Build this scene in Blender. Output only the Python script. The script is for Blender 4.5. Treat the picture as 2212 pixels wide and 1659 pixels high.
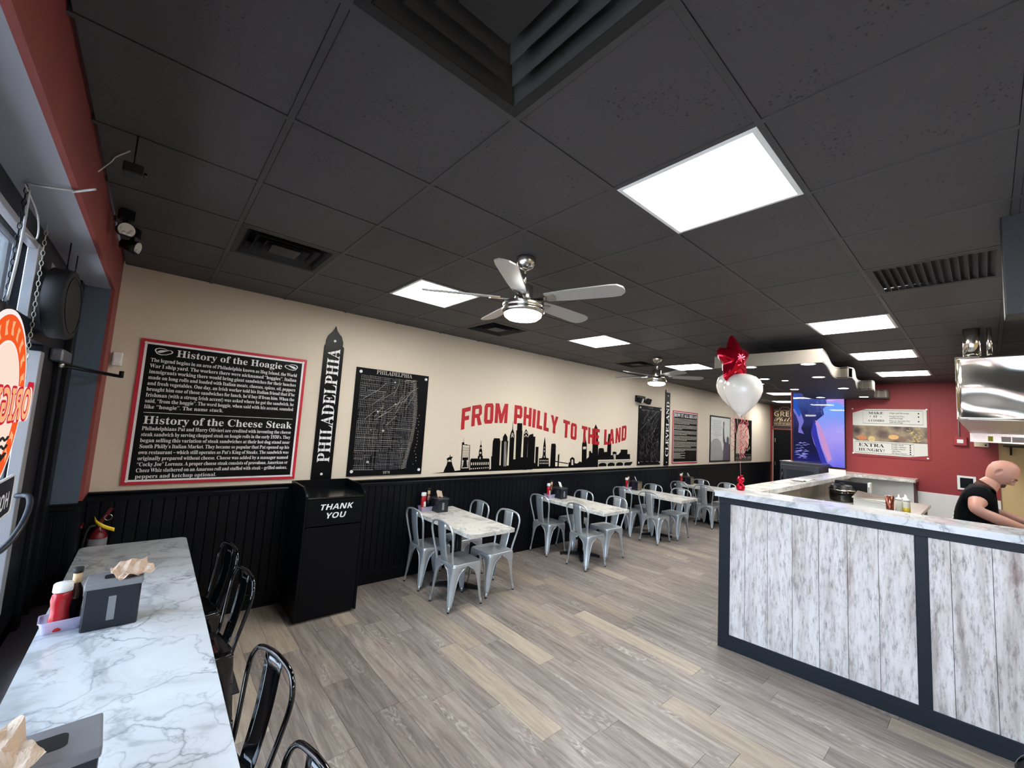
import bpy, bmesh, math, random
from mathutils import Vector, Matrix
from mathutils.geometry import tessellate_polygon
for o in list(bpy.data.objects): bpy.data.objects.remove(o, do_unlink=True)
SC = bpy.context.scene
COL = SC.collection
PI = math.pi
random.seed(7)

# ------------------------------------------------------------ camera, world, exposure
YAW, PITCH, ROLL = 0.712011, 0.093132, 0.061872
def cam_axes():
    f = Vector((math.sin(YAW)*math.cos(PITCH), math.cos(YAW)*math.cos(PITCH), math.sin(PITCH)))
    r = Vector((math.cos(YAW), -math.sin(YAW), 0)); u = r.cross(f)
    c, s = math.cos(ROLL), math.sin(ROLL)
    return c*r+s*u, -s*r+c*u, f
cr, cu, cf = cam_axes()
cam = bpy.data.cameras.new('camera'); cam.sensor_width = 36; cam.lens = 36*887.0/2212
cam.clip_start = 0.02; cam.clip_end = 200
camo = bpy.data.objects.new('camera', cam); COL.objects.link(camo)
camo.matrix_world = Matrix(((cr.x, cu.x, -cf.x, 0), (cr.y, cu.y, -cf.y, 0), (cr.z, cu.z, -cf.z, 1.9), (0, 0, 0, 1)))
SC.camera = camo
SC.view_settings.view_transform = 'Standard'; SC.view_settings.look = 'None'
SC.view_settings.exposure = 1.6; SC.view_settings.gamma = 1.0; SC.view_settings.use_curve_mapping = False
PANEL_E, CAN_E, FAN_E, SKY_E, SIGN_E, TV_E = 14.0, 7.0, 9.0, 5.0, 0.33, 0.33
w = bpy.data.worlds.new('sky'); SC.world = w; w.use_nodes = True
nt = w.node_tree; bg = nt.nodes['Background']
sky = nt.nodes.new('ShaderNodeTexSky'); sky.sky_type = 'HOSEK_WILKIE'; sky.turbidity = 6.0; sky.ground_albedo = 0.4
sky.sun_direction = Vector((0.55, -0.5, 0.65)).normalized()
mixw = nt.nodes.new('ShaderNodeMixRGB'); mixw.inputs[0].default_value = 0.75
mixw.inputs[2].default_value = (0.66, 0.83, 1.0, 1)
nt.links.new(sky.outputs[0], mixw.inputs[1]); nt.links.new(mixw.outputs[0], bg.inputs[0]); bg.inputs[1].default_value = SKY_E
SC.cycles.max_bounces = 6; SC.cycles.diffuse_bounces = 4; SC.cycles.glossy_bounces = 3; SC.cycles.transmission_bounces = 4; SC.cycles.transparent_max_bounces = 8
SC.cycles.caustics_reflective = False; SC.cycles.caustics_refractive = False; SC.cycles.sample_clamp_indirect = 6.0
pl = bpy.data.lights.new('window_portal', 'AREA'); pl.shape = 'RECTANGLE'; pl.size = 6.6; pl.size_y = 2.3; pl.cycles.is_portal = True
po = bpy.data.objects.new('window_portal', pl); COL.objects.link(po)
po.location = (-0.62, 0.4, 1.55); po.rotation_euler = (PI/2, 0, -PI/2); po['kind'] = 'helper'
sn = bpy.data.lights.new('sun', 'SUN'); sn.energy = 15.0; sn.angle = 0.03; sn.color = (1.0, 0.96, 0.9)
so_ = bpy.data.objects.new('sun', sn); COL.objects.link(so_)
so_.rotation_euler = Vector((-0.5, 0.35, -0.8)).to_track_quat('-Z', 'Y').to_euler()

# ------------------------------------------------------------ helpers
def srgb(r, g=None, b=None):
    if g is None: g = b = r
    f = lambda c: (c/255/12.92 if c/255 <= 0.04045 else ((c/255+0.055)/1.055)**2.4)
    return (f(r), f(g), f(b), 1)
MATS = {}
def _new(name):
    m = bpy.data.materials.new(name); m.use_nodes = True
    return m, m.node_tree, m.node_tree.nodes['Principled BSDF']
def mat(name, col, rough=0.5, metal=0.0, var=0.06, scale=14.0, bump=0.0, bscale=60.0, coat=0.0, stretch=None, spec=0.5):
    """principled surface whose colour drifts a little with a noise texture"""
    if name in MATS: return MATS[name]
    m, nt, p = _new(name)
    tc = nt.nodes.new('ShaderNodeTexCoord'); mp = nt.nodes.new('ShaderNodeMapping')
    nt.links.new(tc.outputs['Object'], mp.inputs[0])
    if stretch: mp.inputs['Scale'].default_value = stretch
    n = nt.nodes.new('ShaderNodeTexNoise'); n.inputs['Scale'].default_value = scale; n.inputs['Detail'].default_value = 4
    nt.links.new(mp.outputs[0], n.inputs['Vector'])
    mx = nt.nodes.new('ShaderNodeMixRGB'); nt.links.new(n.outputs['Fac'], mx.inputs[0])
    mx.inputs[1].default_value = tuple(max(0, c*(1-var)) for c in col[:3])+(1,)
    mx.inputs[2].default_value = tuple(min(1, c*(1+var)) for c in col[:3])+(1,)
    nt.links.new(mx.outputs[0], p.inputs['Base Color'])
    p.inputs['Roughness'].default_value = rough; p.inputs['Metallic'].default_value = metal
    p.inputs['Coat Weight'].default_value = coat; p.inputs['Specular IOR Level'].default_value = spec
    if bump:
        n2 = nt.nodes.new('ShaderNodeTexNoise'); n2.inputs['Scale'].default_value = bscale; n2.inputs['Detail'].default_value = 6
        nt.links.new(mp.outputs[0], n2.inputs['Vector'])
        b = nt.nodes.new('ShaderNodeBump'); b.inputs['Strength'].default_value = bump; b.inputs['Distance'].default_value = 0.01
        nt.links.new(n2.outputs['Fac'], b.inputs['Height']); nt.links.new(b.outputs[0], p.inputs['Normal'])
    MATS[name] = m; return m
def emit(name, col, strength):
    if name in MATS: return MATS[name]
    m = bpy.data.materials.new(name); m.use_nodes = True; nt = m.node_tree
    nt.nodes.remove(nt.nodes['Principled BSDF'])
    e = nt.nodes.new('ShaderNodeEmission'); e.inputs[0].default_value = col; e.inputs[1].default_value = strength
    nt.links.new(e.outputs[0], nt.nodes['Material Output'].inputs[0]); MATS[name] = m
    if strength < 2: m.cycles.emission_sampling = 'NONE'
    return m
def ramp(nt, fac, stops):
    r = nt.nodes.new('ShaderNodeValToRGB'); cr_ = r.color_ramp
    while len(cr_.elements) < len(stops): cr_.elements.new(0.5)
    for e, (p, c) in zip(cr_.elements, stops): e.position = p; e.color = c
    nt.links.new(fac, r.inputs[0]); return r

class MB:
    """collects shapes, then links them as ONE mesh object"""
    def __init__(s): s.v = []; s.f = []; s.sm = []
    def add(s, vs, fs, smooth=False):
        b = len(s.v); s.v += [tuple(x) for x in vs]
        for f in fs: s.f.append(tuple(i+b for i in f)); s.sm.append(smooth)
        return s
    def box(s, x0, x1, y0, y1, z0, z1, xf=None):
        vs = [(x0,y0,z0),(x1,y0,z0),(x1,y1,z0),(x0,y1,z0),(x0,y0,z1),(x1,y0,z1),(x1,y1,z1),(x0,y1,z1)]
        if xf: vs = [xf(v) for v in vs]
        return s.add(vs, [(0,3,2,1),(4,5,6,7),(0,1,5,4),(1,2,6,5),(2,3,7,6),(3,0,4,7)])
    def cbox(s, x0, x1, y0, y1, z0, z1, b=0.004, xf=None):
        """box with chamfered edges"""
        bm = bmesh.new(); bmesh.ops.create_cube(bm, size=1)
        for v in bm.verts: v.co = Vector(((x0+x1)/2+v.co.x*(x1-x0), (y0+y1)/2+v.co.y*(y1-y0), (z0+z1)/2+v.co.z*(z1-z0)))
        bmesh.ops.bevel(bm, geom=bm.edges[:], offset=b, segments=2, affect='EDGES', profile=0.5)
        bm.verts.ensure_lookup_table()
        vs = [tuple(v.co) for v in bm.verts]; fs = [tuple(v.index for v in f.verts) for f in bm.faces]; bm.free()
        if xf: vs = [xf(v) for v in vs]
        return s.add(vs, fs)
    def prism(s, poly, fn, d0, d1):
        """polygon (u,v) mapped by fn(u,v,d); extruded from d0 to d1"""
        n = len(poly); area = sum(poly[i][0]*poly[(i+1)%n][1]-poly[(i+1)%n][0]*poly[i][1] for i in range(n))
        if area < 0: poly = poly[::-1]
        tris = tessellate_polygon([[Vector((u, v, 0)) for u, v in poly]])
        vs = [fn(u, v, d1) for u, v in poly]+[fn(u, v, d0) for u, v in poly]
        fs = []
        for a, b, c in tris:
            ax, ay = poly[a]; bx, by = poly[b]; cx, cy = poly[c]
            if (bx-ax)*(cy-ay)-(by-ay)*(cx-ax) < 0: b, c = c, b
            fs.append((a, b, c))
            if d0 != d1: fs.append((a+n, c+n, b+n))
        if d0 != d1: fs += [(i+n, (i+1)%n+n, (i+1)%n, i) for i in range(n)]
        return s.add(vs, fs)
    def tube(s, path, r, n=8, closed=False, caps=True, smooth=True):
        P = [Vector(p) for p in path]; m = len(P); rs = r if isinstance(r, (list, tuple)) else [r]*m
        up = None; rings = []
        for i in range(m):
            a = P[(i-1) % m] if (closed or i > 0) else P[i]; b = P[(i+1) % m] if (closed or i < m-1) else P[i]
            t = (b-a); t = t.normalized() if t.length > 1e-9 else Vector((0, 0, 1))
            if up is None:
                up = t.cross(Vector((0, 0, 1)));
                if up.length < 1e-3: up = t.cross(Vector((1, 0, 0)))
            up = (up-t*up.dot(t)).normalized(); q = t.cross(up)
            rings.append([P[i]+(up*math.cos(2*PI*k/n)+q*math.sin(2*PI*k/n))*rs[i] for k in range(n)])
        vs = [v for rg in rings for v in rg]; fs = []
        for i in range(m if closed else m-1):
            j = (i+1) % m
            for k in range(n): fs.append((i*n+k, i*n+(k+1)%n, j*n+(k+1)%n, j*n+k))
        b0 = len(s.v); s.add(vs, fs, smooth)
        if caps and not closed:
            s.f.append(tuple(b0+k for k in range(n))[::-1]); s.sm.append(False)
            s.f.append(tuple(b0+(m-1)*n+k for k in range(n))); s.sm.append(False)
        return s
    def lathe(s, prof, c=(0,0,0), n=24, smooth=True, axis='z', sx=1, sy=1):
        """profile [(r,z)] turned about the axis through c"""
        vs = []; fs = []
        for r, z in prof:
            for k in range(n):
                a = 2*PI*k/n; p = (r*math.cos(a)*sx, r*math.sin(a)*sy, z)
                if axis == 'x': p = (p[2], p[0], p[1])
                if axis == 'y': p = (p[1], p[2], p[0])
                vs.append((c[0]+p[0], c[1]+p[1], c[2]+p[2]))
        for i in range(len(prof)-1):
            for k in range(n): fs.append((i*n+k, i*n+(k+1)%n, (i+1)*n+(k+1)%n, (i+1)*n+k))
        b0 = len(s.v); s.add(vs, fs, smooth)
        if prof[0][0] > 1e-6: s.f.append(tuple(b0+k for k in range(n))[::-1]); s.sm.append(False)
        if prof[-1][0] > 1e-6: s.f.append(tuple(b0+(len(prof)-1)*n+k for k in range(n))); s.sm.append(False)
        return s
    def grid(s, nu, nv, fn, smooth=True, wrap=False):
        vs = [fn(i/nu, j/nv) for j in range(nv+1) for i in range(nu+1)]
        fs = [(j*(nu+1)+i, j*(nu+1)+i+1, (j+1)*(nu+1)+i+1, (j+1)*(nu+1)+i) for j in range(nv) for i in range(nu)]
        return s.add(vs, fs, smooth)
    def loops(s, L, smooth=True, cap0=True, cap1=True):
        n = len(L[0]); vs = [p for l in L for p in l]; fs = []
        for i in range(len(L)-1):
            for k in range(n): fs.append((i*n+k, i*n+(k+1)%n, (i+1)*n+(k+1)%n, (i+1)*n+k))
        b0 = len(s.v); s.add(vs, fs, smooth)
        if cap0: s.f.append(tuple(b0+k for k in range(n))[::-1]); s.sm.append(False)
        if cap1: s.f.append(tuple(b0+(len(L)-1)*n+k for k in range(n))); s.sm.append(False)
        return s
    def xform(s, M):
        s.v = [tuple(M @ Vector(p)) for p in s.v]; return s
    def mesh(s, name):
        me = bpy.data.meshes.new(name); me.from_pydata(s.v, [], s.f)
        me.polygons.foreach_set('use_smooth', s.sm); me.update(); return me
    def build(s, name, m, parent=None, thick=0.0):
        me = s.mesh(name)
        if thick:
            bm = bmesh.new(); bm.from_mesh(me); bmesh.ops.solidify(bm, geom=bm.faces[:], thickness=thick); bm.to_mesh(me); bm.free()
        return link(name, me, m, parent)
def link(name, me, m, parent=None):
    if m is not None and not me.materials: me.materials.append(m)
    o = bpy.data.objects.new(name, me); COL.objects.link(o)
    if parent is not None: o.parent = parent
    return o
def tag(o, label=None, cat=None, group=None, kind=None):
    if label: o['label'] = label
    if cat: o['category'] = cat
    if group: o['group'] = group
    if kind: o['kind'] = kind
    return o
def thing(name, label, cat, loc=(0,0,0), rz=0.0, group=None):
    o = bpy.data.objects.new(name, None); COL.objects.link(o); o.empty_display_size = 0.1
    o.location = loc; o.rotation_euler = (0, 0, rz)
    return tag(o, label, cat, group)
def copy_tree(root, loc, rz, label, group=None):
    r = root.copy(); COL.objects.link(r); r.location = loc; r.rotation_euler = (0, 0, rz); tag(r, label, group=group)
    for ch in list(root.children):
        c = ch.copy(); COL.objects.link(c); c.parent = r
        for g in ch.children:
            d = g.copy(); COL.objects.link(d); d.parent = c
    return r
def struct(name, mb, m, label=None, cat=None):
    o = mb.build(name, m); o['kind'] = 'structure'
    if label: o['label'] = label
    if cat: o['category'] = cat
    return o
def rrect(x0, x1, y0, y1, r, n=5):
    out = []
    for cx, cy, a0 in ((x1-r, y1-r, 0), (x0+r, y1-r, PI/2), (x0+r, y0+r, PI), (x1-r, y0+r, 1.5*PI)):
        out += [(cx+r*math.cos(a0+PI/2*k/n), cy+r*math.sin(a0+PI/2*k/n)) for k in range(n+1)]
    return out
def ell(cx, cy, a, b, n=24, a0=0): return [(cx+a*math.cos(a0+2*PI*k/n), cy+b*math.sin(a0+2*PI*k/n)) for k in range(n)]
def rect(x0, x1, y0, y1): return [(x0,y0),(x1,y0),(x1,y1),(x0,y1)]
def smooth_path(pts, k=6):
    """Catmull-Rom through the points"""
    P = [Vector(p) for p in pts]; P = [P[0]*2-P[1]]+P+[P[-1]*2-P[-2]]; out = []
    for i in range(1, len(P)-2):
        for j in range(k):
            t = j/k; a, b, c, d = P[i-1], P[i], P[i+1], P[i+2]
            out.append(tuple(0.5*((2*b)+(c-a)*t+(2*a-5*b+4*c-d)*t*t+(3*b-a-3*c+d)*t**3)))
    out.append(tuple(P[-2])); return out

# flat printed lettering: glyph outlines of the built-in font, laid out by hand
_GL = {}
def style(ch, st):
    if st == 'serif' or st == 'script' or st == 'sans':
        U, L, D = {'serif': (0x1D400, 0x1D41A, 0x1D7CE), 'script': (0x1D4D0, 0x1D4EA, 0x1D7CE), 'sans': (0x1D5D4, 0x1D5EE, 0x1D7EC)}[st]
        if 'A' <= ch <= 'Z': return chr(U+ord(ch)-65)
        if 'a' <= ch <= 'z': return chr(L+ord(ch)-97)
        if '0' <= ch <= '9': return chr(D+ord(ch)-48)
    return ch
def _load(chars, st):
    """outline every character once: one line per character, each followed by a bar that marks its advance"""
    S = 4.0
    c = bpy.data.curves.new('glyphs', 'FONT'); c.size = 1; c.resolution_u = 2; c.space_line = S
    c.body = '\n'.join(['|']+[style(ch, st)+'|' for ch in chars])
    o = bpy.data.objects.new('glyphs', c); COL.objects.link(o); bpy.context.view_layer.update()
    me = bpy.data.meshes.new_from_object(o.evaluated_get(bpy.context.evaluated_depsgraph_get()))
    V_ = [(v.co.x, v.co.y) for v in me.vertices]; rows = {}
    for p in me.polygons:
        k = round(-(V_[p.vertices[0]][1]-0.3)/S); rows.setdefault(k, []).append(tuple(p.vertices))
    bar = [V_[i] for f in rows[0] for i in f]; b0, b1 = min(x for x, y in bar), max(x for x, y in bar)
    for k, ch in enumerate(chars, 1):
        fs = rows[k]; mx = max(V_[i][0] for f in fs for i in f); adv = mx-b1
        keep = [f for f in fs if min(V_[i][0] for i in f) < mx-(b1-b0)-1e-4]
        ids = sorted({i for f in keep for i in f}); mp = {i: j for j, i in enumerate(ids)}
        _GL[(ch, st)] = ([(V_[i][0], V_[i][1]+k*S) for i in ids], [tuple(mp[i] for i in f) for f in keep], adv)
    _GL[(' ', st)] = ([], [], 0.26)
    bpy.data.objects.remove(o, do_unlink=True); bpy.data.curves.remove(c); bpy.data.meshes.remove(me)
def glyph(ch, st): return _GL[(ch, st)]
def prewarm():
    az = 'abcdefghijklmnopqrstuvwxyz'; AZ = az.upper()
    for st, cs in (('serif', az.replace('z', '')+'zABCDEFGHIJLMNOPRSTUVWXYZK013896'+'7.,()“”’–?'), ('sans', 'ABCDEFGHIKLNOPRTUY'), ('script', 'Phila')): _load(cs, st)
def text_width(t, st, size=1.0, track=0.0): return sum(glyph(c, st)[2]+track for c in t)*size
def put_text(mb, t, st, u, v, fn, d, size, sx=1.0, align='L', track=0.0, shear=0.0, mirror=False):
    wd = text_width(t, st, size, track)*sx
    if align == 'C': u -= wd/2
    if align == 'R': u -= wd
    for ch in t:
        vs, fs, adv = glyph(ch, st)
        mb.add([fn(u+(x+shear*y)*size*sx, v+y*size, d) for x, y in vs], fs)
        u += (adv+track)*size*sx
def fit_text(mb, t, st, u0, u1, v, fn, d, size, track=0.0):
    put_text(mb, t, st, u0, v, fn, d, size, sx=(u1-u0)/text_width(t, st, size, track), track=track)
def justify(mb, t, st, u0, u1, v, fn, d, size):
    ws = t.split(' '); tot = sum(text_width(x, st, size) for x in ws); sx = min(1.0, (u1-u0)/(tot+0.2*size*(len(ws)-1)))
    gap = ((u1-u0)-tot*sx)/max(1, len(ws)-1); u = u0
    for x in ws: put_text(mb, x, st, u, v, fn, d, size, sx=sx); u += text_width(x, st, size)*sx+gap
prewarm()
YW = 4.63      # long wall with the posters
XR = 9.75      # red wall behind the counter
XF = 15.3      # far end wall
ZC = 3.0       # ceiling
XW = -0.31     # inner line of the window recess
G = 0.6075; GX0, GY0 = 0.2755, 0.49     # ceiling grid pitch and origin
def onwall(u, v, d): return (u, YW-d, v)             # long wall: u = x, v = z
def onred(u, v, d): return (XR-d, -u, v)             # red wall: u = -y
def onfar(u, v, d): return (XF-d, -u, v)
# ------------------------------------------------------------ procedural surface materials
def marble(name, scale=1.0, warm=0.0):
    m, nt, p = _new(name); N = nt.nodes.new; L = nt.links.new
    tc = N('ShaderNodeTexCoord'); oi = N('ShaderNodeObjectInfo'); mp = N('ShaderNodeMapping'); L(tc.outputs['Object'], mp.inputs[0])
    ml = N('ShaderNodeMath'); ml.operation = 'MULTIPLY'; ml.inputs[1].default_value = 37; L(oi.outputs['Random'], ml.inputs[0])
    L(ml.outputs[0], mp.inputs['Location']); mp.inputs['Scale'].default_value = (scale,)*3
    def vein(sc, dist, width, off):
        n0 = N('ShaderNodeTexNoise'); n0.inputs['Scale'].default_value = sc*1.7; n0.inputs['Detail'].default_value = 5
        ad = N('ShaderNodeVectorMath'); ad.operation = 'ADD'; ad.inputs[1].default_value = (off, off*2, off)
        L(mp.outputs[0], ad.inputs[0]); L(ad.outputs[0], n0.inputs['Vector'])
        wv = N('ShaderNodeVectorMath'); wv.operation = 'SCALE'; wv.inputs['Scale'].default_value = dist; L(n0.outputs['Color'], wv.inputs[0])
        ad2 = N('ShaderNodeVectorMath'); ad2.operation = 'ADD'; L(ad.outputs[0], ad2.inputs[0]); L(wv.outputs[0], ad2.inputs[1])
        vo = N('ShaderNodeTexVoronoi'); vo.feature = 'DISTANCE_TO_EDGE'; vo.inputs['Scale'].default_value = sc; L(ad2.outputs[0], vo.inputs['Vector'])
        return ramp(nt, vo.outputs['Distance'], [(0, (1, 1, 1, 1)), (width, (0.25, 0.25, 0.25, 1)), (width*3, (0, 0, 0, 1))])
    base = (0.80, 0.79, 0.73, 1) if warm else (0.60, 0.635, 0.66, 1)
    nb = N('ShaderNodeTexNoise'); nb.inputs['Scale'].default_value = 1.9; nb.inputs['Detail'].default_value = 5; nb.inputs['Distortion'].default_value = 2.2
    L(mp.outputs[0], nb.inputs['Vector'])
    cloud = ramp(nt, nb.outputs['Fac'], [(0.38, base), (0.55, tuple(c*0.90 for c in base[:3])+(1,)), (0.61, tuple(c*0.66 for c in base[:3])+(1,)), (0.70, tuple(c*0.86 for c in base[:3])+(1,)), (0.76, base)])
    pm = N('ShaderNodeTexNoise'); pm.inputs['Scale'].default_value = 2.6; pm.inputs['Detail'].default_value = 3; L(mp.outputs[0], pm.inputs['Vector'])
    mask = ramp(nt, pm.outputs['Fac'], [(0.42, (0, 0, 0, 1)), (0.60, (1, 1, 1, 1))])
    c = cloud.outputs[0]
    for sc, dist, wd, off, dark, msk in ((1.7, 1.1, 0.016, 3.1, (0.20, 0.22, 0.25, 1), False), (3.8, 0.6, 0.024, 9.7, (0.34, 0.36, 0.38, 1), True)):
        v = vein(sc, dist, wd, off); f = v.outputs[0]
        mm = N('ShaderNodeMixRGB'); mm.blend_type = 'MULTIPLY'; mm.inputs[0].default_value = 1.0; L(f, mm.inputs[1]); L(mask.outputs[0], mm.inputs[2]); f2 = mm.outputs[0]
        if not msk:
            mm.inputs[0].default_value = 0.55
        mx = N('ShaderNodeMixRGB'); L(f2, mx.inputs[0]); L(c, mx.inputs[1]); mx.inputs[2].default_value = dark; c = mx.outputs[0]
    L(c, p.inputs['Base Color']); p.inputs['Roughness'].default_value = 0.16; p.inputs['Specular IOR Level'].default_value = 0.45
    MATS[name] = m; return m
def plank_mat(name, cols, white=0.35):
    """grey wood-look vinyl: grain along local Y, tone and figure shifted per plank"""
    m, nt, p = _new(name); N = nt.nodes.new; L = nt.links.new
    tc = N('ShaderNodeTexCoord'); oi = N('ShaderNodeObjectInfo'); geo = N('ShaderNodeNewGeometry')
    ml = N('ShaderNodeMath'); ml.operation = 'MULTIPLY'; ml.inputs[1].default_value = 91; L(oi.outputs['Random'], ml.inputs[0])
    cx = N('ShaderNodeCombineXYZ'); L(ml.outputs[0], cx.inputs[0]); L(ml.outputs[0], cx.inputs[1])
    ad = N('ShaderNodeVectorMath'); ad.operation = 'ADD'; L(geo.outputs['Position'], ad.inputs[0]); L(cx.outputs[0], ad.inputs[1])
    mp = N('ShaderNodeMapping'); mp.inputs['Scale'].default_value = (26, 2.2, 1); L(ad.outputs[0], mp.inputs[0])
    n = N('ShaderNodeTexNoise'); n.inputs['Scale'].default_value = 1.0; n.inputs['Detail'].default_value = 9; n.inputs['Roughness'].default_value = 0.68; n.inputs['Distortion'].default_value = 0.7
    L(mp.outputs[0], n.inputs['Vector'])
    r = ramp(nt, n.outputs['Fac'], [(0.28, cols[0]), (0.45, cols[1]), (0.60, cols[2]), (0.78, cols[3])])
    mp2 = N('ShaderNodeMapping'); mp2.inputs['Scale'].default_value = (9, 1.7, 1); L(ad.outputs[0], mp2.inputs[0])
    wv = N('ShaderNodeTexWave'); wv.wave_type = 'RINGS'; wv.inputs['Scale'].default_value = 2.2; wv.inputs['Distortion'].default_value = 14; wv.inputs['Detail'].default_value = 4; wv.inputs['Detail Scale'].default_value = 1.4
    L(mp2.outputs[0], wv.inputs['Vector'])
    n3 = N('ShaderNodeTexNoise'); n3.inputs['Scale'].default_value = 0.9; n3.inputs['Detail'].default_value = 5; L(mp2.outputs[0], n3.inputs['Vector'])
    mk = ramp(nt, n3.outputs['Fac'], [(0.55, (0, 0, 0, 1)), (0.66, (1, 1, 1, 1))])
    wr = ramp(nt, wv.outputs['Fac'], [(0.55, (0, 0, 0, 1)), (0.9, (white, white, white, 1))])
    mm = N('ShaderNodeMixRGB'); mm.blend_type = 'MULTIPLY'; mm.inputs[0].default_value = 1; L(mk.outputs[0], mm.inputs[1]); L(wr.outputs[0], mm.inputs[2])
    mx = N('ShaderNodeMixRGB'); L(mm.outputs[0], mx.inputs[0]); L(r.outputs[0], mx.inputs[1]); mx.inputs[2].default_value = cols[4]
    hs = N('ShaderNodeHueSaturation'); L(mx.outputs[0], hs.inputs['Color'])
    mr = N('ShaderNodeMapRange'); mr.inputs['To Min'].default_value = 0.80; mr.inputs['To Max'].default_value = 1.2; L(oi.outputs['Random'], mr.inputs['Value']); L(mr.outputs[0], hs.inputs['Value'])
    L(hs.outputs[0], p.inputs['Base Color']); p.inputs['Roughness'].default_value = 0.42
    b = N('ShaderNodeBump'); b.inputs['Strength'].default_value = 0.12; b.inputs['Distance'].default_value = 0.004; L(n.outputs['Fac'], b.inputs['Height']); L(b.outputs[0], p.inputs['Normal'])
    MATS[name] = m; return m
def whitewash(name):
    """flaking white paint over grey-brown boards, streaked along Z"""
    m, nt, p = _new(name); N = nt.nodes.new; L = nt.links.new
    oi = N('ShaderNodeObjectInfo'); geo = N('ShaderNodeNewGeometry')
    ml = N('ShaderNodeMath'); ml.operation = 'MULTIPLY'; ml.inputs[1].default_value = 53; L(oi.outputs['Random'], ml.inputs[0])
    cx = N('ShaderNodeCombineXYZ'); L(ml.outputs[0], cx.inputs[1]); L(ml.outputs[0], cx.inputs[2])
    ad = N('ShaderNodeVectorMath'); ad.operation = 'ADD'; L(geo.outputs['Position'], ad.inputs[0]); L(cx.outputs[0], ad.inputs[1])
    def nz(sc, det, rg, st):
        mp = N('ShaderNodeMapping'); mp.inputs['Scale'].default_value = st; L(ad.outputs[0], mp.inputs[0])
        n = N('ShaderNodeTexNoise'); n.inputs['Scale'].default_value = sc; n.inputs['Detail'].default_value = det; n.inputs['Roughness'].default_value = rg; L(mp.outputs[0], n.inputs['Vector']); return n
    a = nz(1, 10, 0.78, (42, 42, 9.0)); b = nz(1, 6, 0.6, (11, 11, 1.1)); c = nz(1, 4, 0.6, (6, 6, 2.0))
    ra = ramp(nt, a.outputs['Fac'], [(0.30, srgb(104, 97, 95)), (0.41, srgb(166, 161, 159)), (0.50, srgb(206, 203, 202)), (0.75, srgb(220, 218, 218))])
    rb = ramp(nt, b.outputs['Fac'], [(0.32, srgb(176, 164, 158)), (0.46, srgb(236, 232, 230)), (0.58, (1, 1, 1, 1))])
    mm = N('ShaderNodeMixRGB'); mm.blend_type = 'MULTIPLY'; mm.inputs[0].default_value = 0.75; L(ra.outputs[0], mm.inputs[1]); L(rb.outputs[0], mm.inputs[2])
    rc = ramp(nt, c.outputs['Fac'], [(0.62, (0, 0, 0, 1)), (0.72, (0.7, 0.7, 0.7, 1))])
    mx = N('ShaderNodeMixRGB'); mx.blend_type = 'MULTIPLY'; L(rc.outputs[0], mx.inputs[0]); L(mm.outputs[0], mx.inputs[1]); mx.inputs[2].default_value = srgb(176, 150, 145)
    L(mx.outputs[0], p.inputs['Base Color']); p.inputs['Roughness'].default_value = 0.55
    bp = N('ShaderNodeBump'); bp.inputs['Strength'].default_value = 0.25; bp.inputs['Distance'].default_value = 0.004; L(a.outputs['Fac'], bp.inputs['Height']); L(bp.outputs[0], p.inputs['Normal'])
    MATS[name] = m; return m
def tile_mat(name, col):
    """painted mineral-fibre ceiling tile with pits"""
    m, nt, p = _new(name); N = nt.nodes.new; L = nt.links.new
    geo = N('ShaderNodeNewGeometry'); n = N('ShaderNodeTexNoise'); n.inputs['Scale'].default_value = 75; n.inputs['Detail'].default_value = 3; L(geo.outputs['Position'], n.inputs['Vector'])
    n2 = N('ShaderNodeTexNoise'); n2.inputs['Scale'].default_value = 4; L(geo.outputs['Position'], n2.inputs['Vector'])
    th = N('ShaderNodeMath'); th.operation = 'MULTIPLY_ADD'; th.inputs[1].default_value = 0.35; L(n2.outputs['Fac'], th.inputs[0]); L(n.outputs['Fac'], th.inputs[2])
    r = ramp(nt, th.outputs[0], [(0.46, tuple(c*0.25 for c in col[:3])+(1,)), (0.53, col), (0.8, col)])
    L(r.outputs[0], p.inputs['Base Color']); p.inputs['Roughness'].default_value = 0.62; p.inputs['Specular IOR Level'].default_value = 0.4
    b = N('ShaderNodeBump'); b.inputs['Strength'].default_value = 0.5; b.inputs['Distance'].default_value = 0.004; L(r.outputs[0], b.inputs['Height']); L(b.outputs[0], p.inputs['Normal'])
    MATS[name] = m; return m
def glass_mat(name, tint=(0.95, 0.97, 1, 1), gloss=0.12, rough=0.02):
    m = bpy.data.materials.new(name); m.use_nodes = True; nt = m.node_tree; N = nt.nodes.new; L = nt.links.new
    nt.nodes.remove(nt.nodes['Principled BSDF'])
    t = N('ShaderNodeBsdfTransparent'); t.inputs[0].default_value = tint; g = N('ShaderNodeBsdfGlossy'); g.inputs['Roughness'].default_value = rough
    fr = N('ShaderNodeFresnel'); fr.inputs[0].default_value = 1.35
    ad = N('ShaderNodeMath'); ad.operation = 'MULTIPLY'; ad.inputs[1].default_value = gloss*8; L(fr.outputs[0], ad.inputs[0])
    mx = N('ShaderNodeMixShader'); L(ad.outputs[0], mx.inputs[0]); L(t.outputs[0], mx.inputs[1]); L(g.outputs[0], mx.inputs[2])
    L(mx.outputs[0], nt.nodes['Material Output'].inputs[0]); MATS[name] = m; return m
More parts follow.
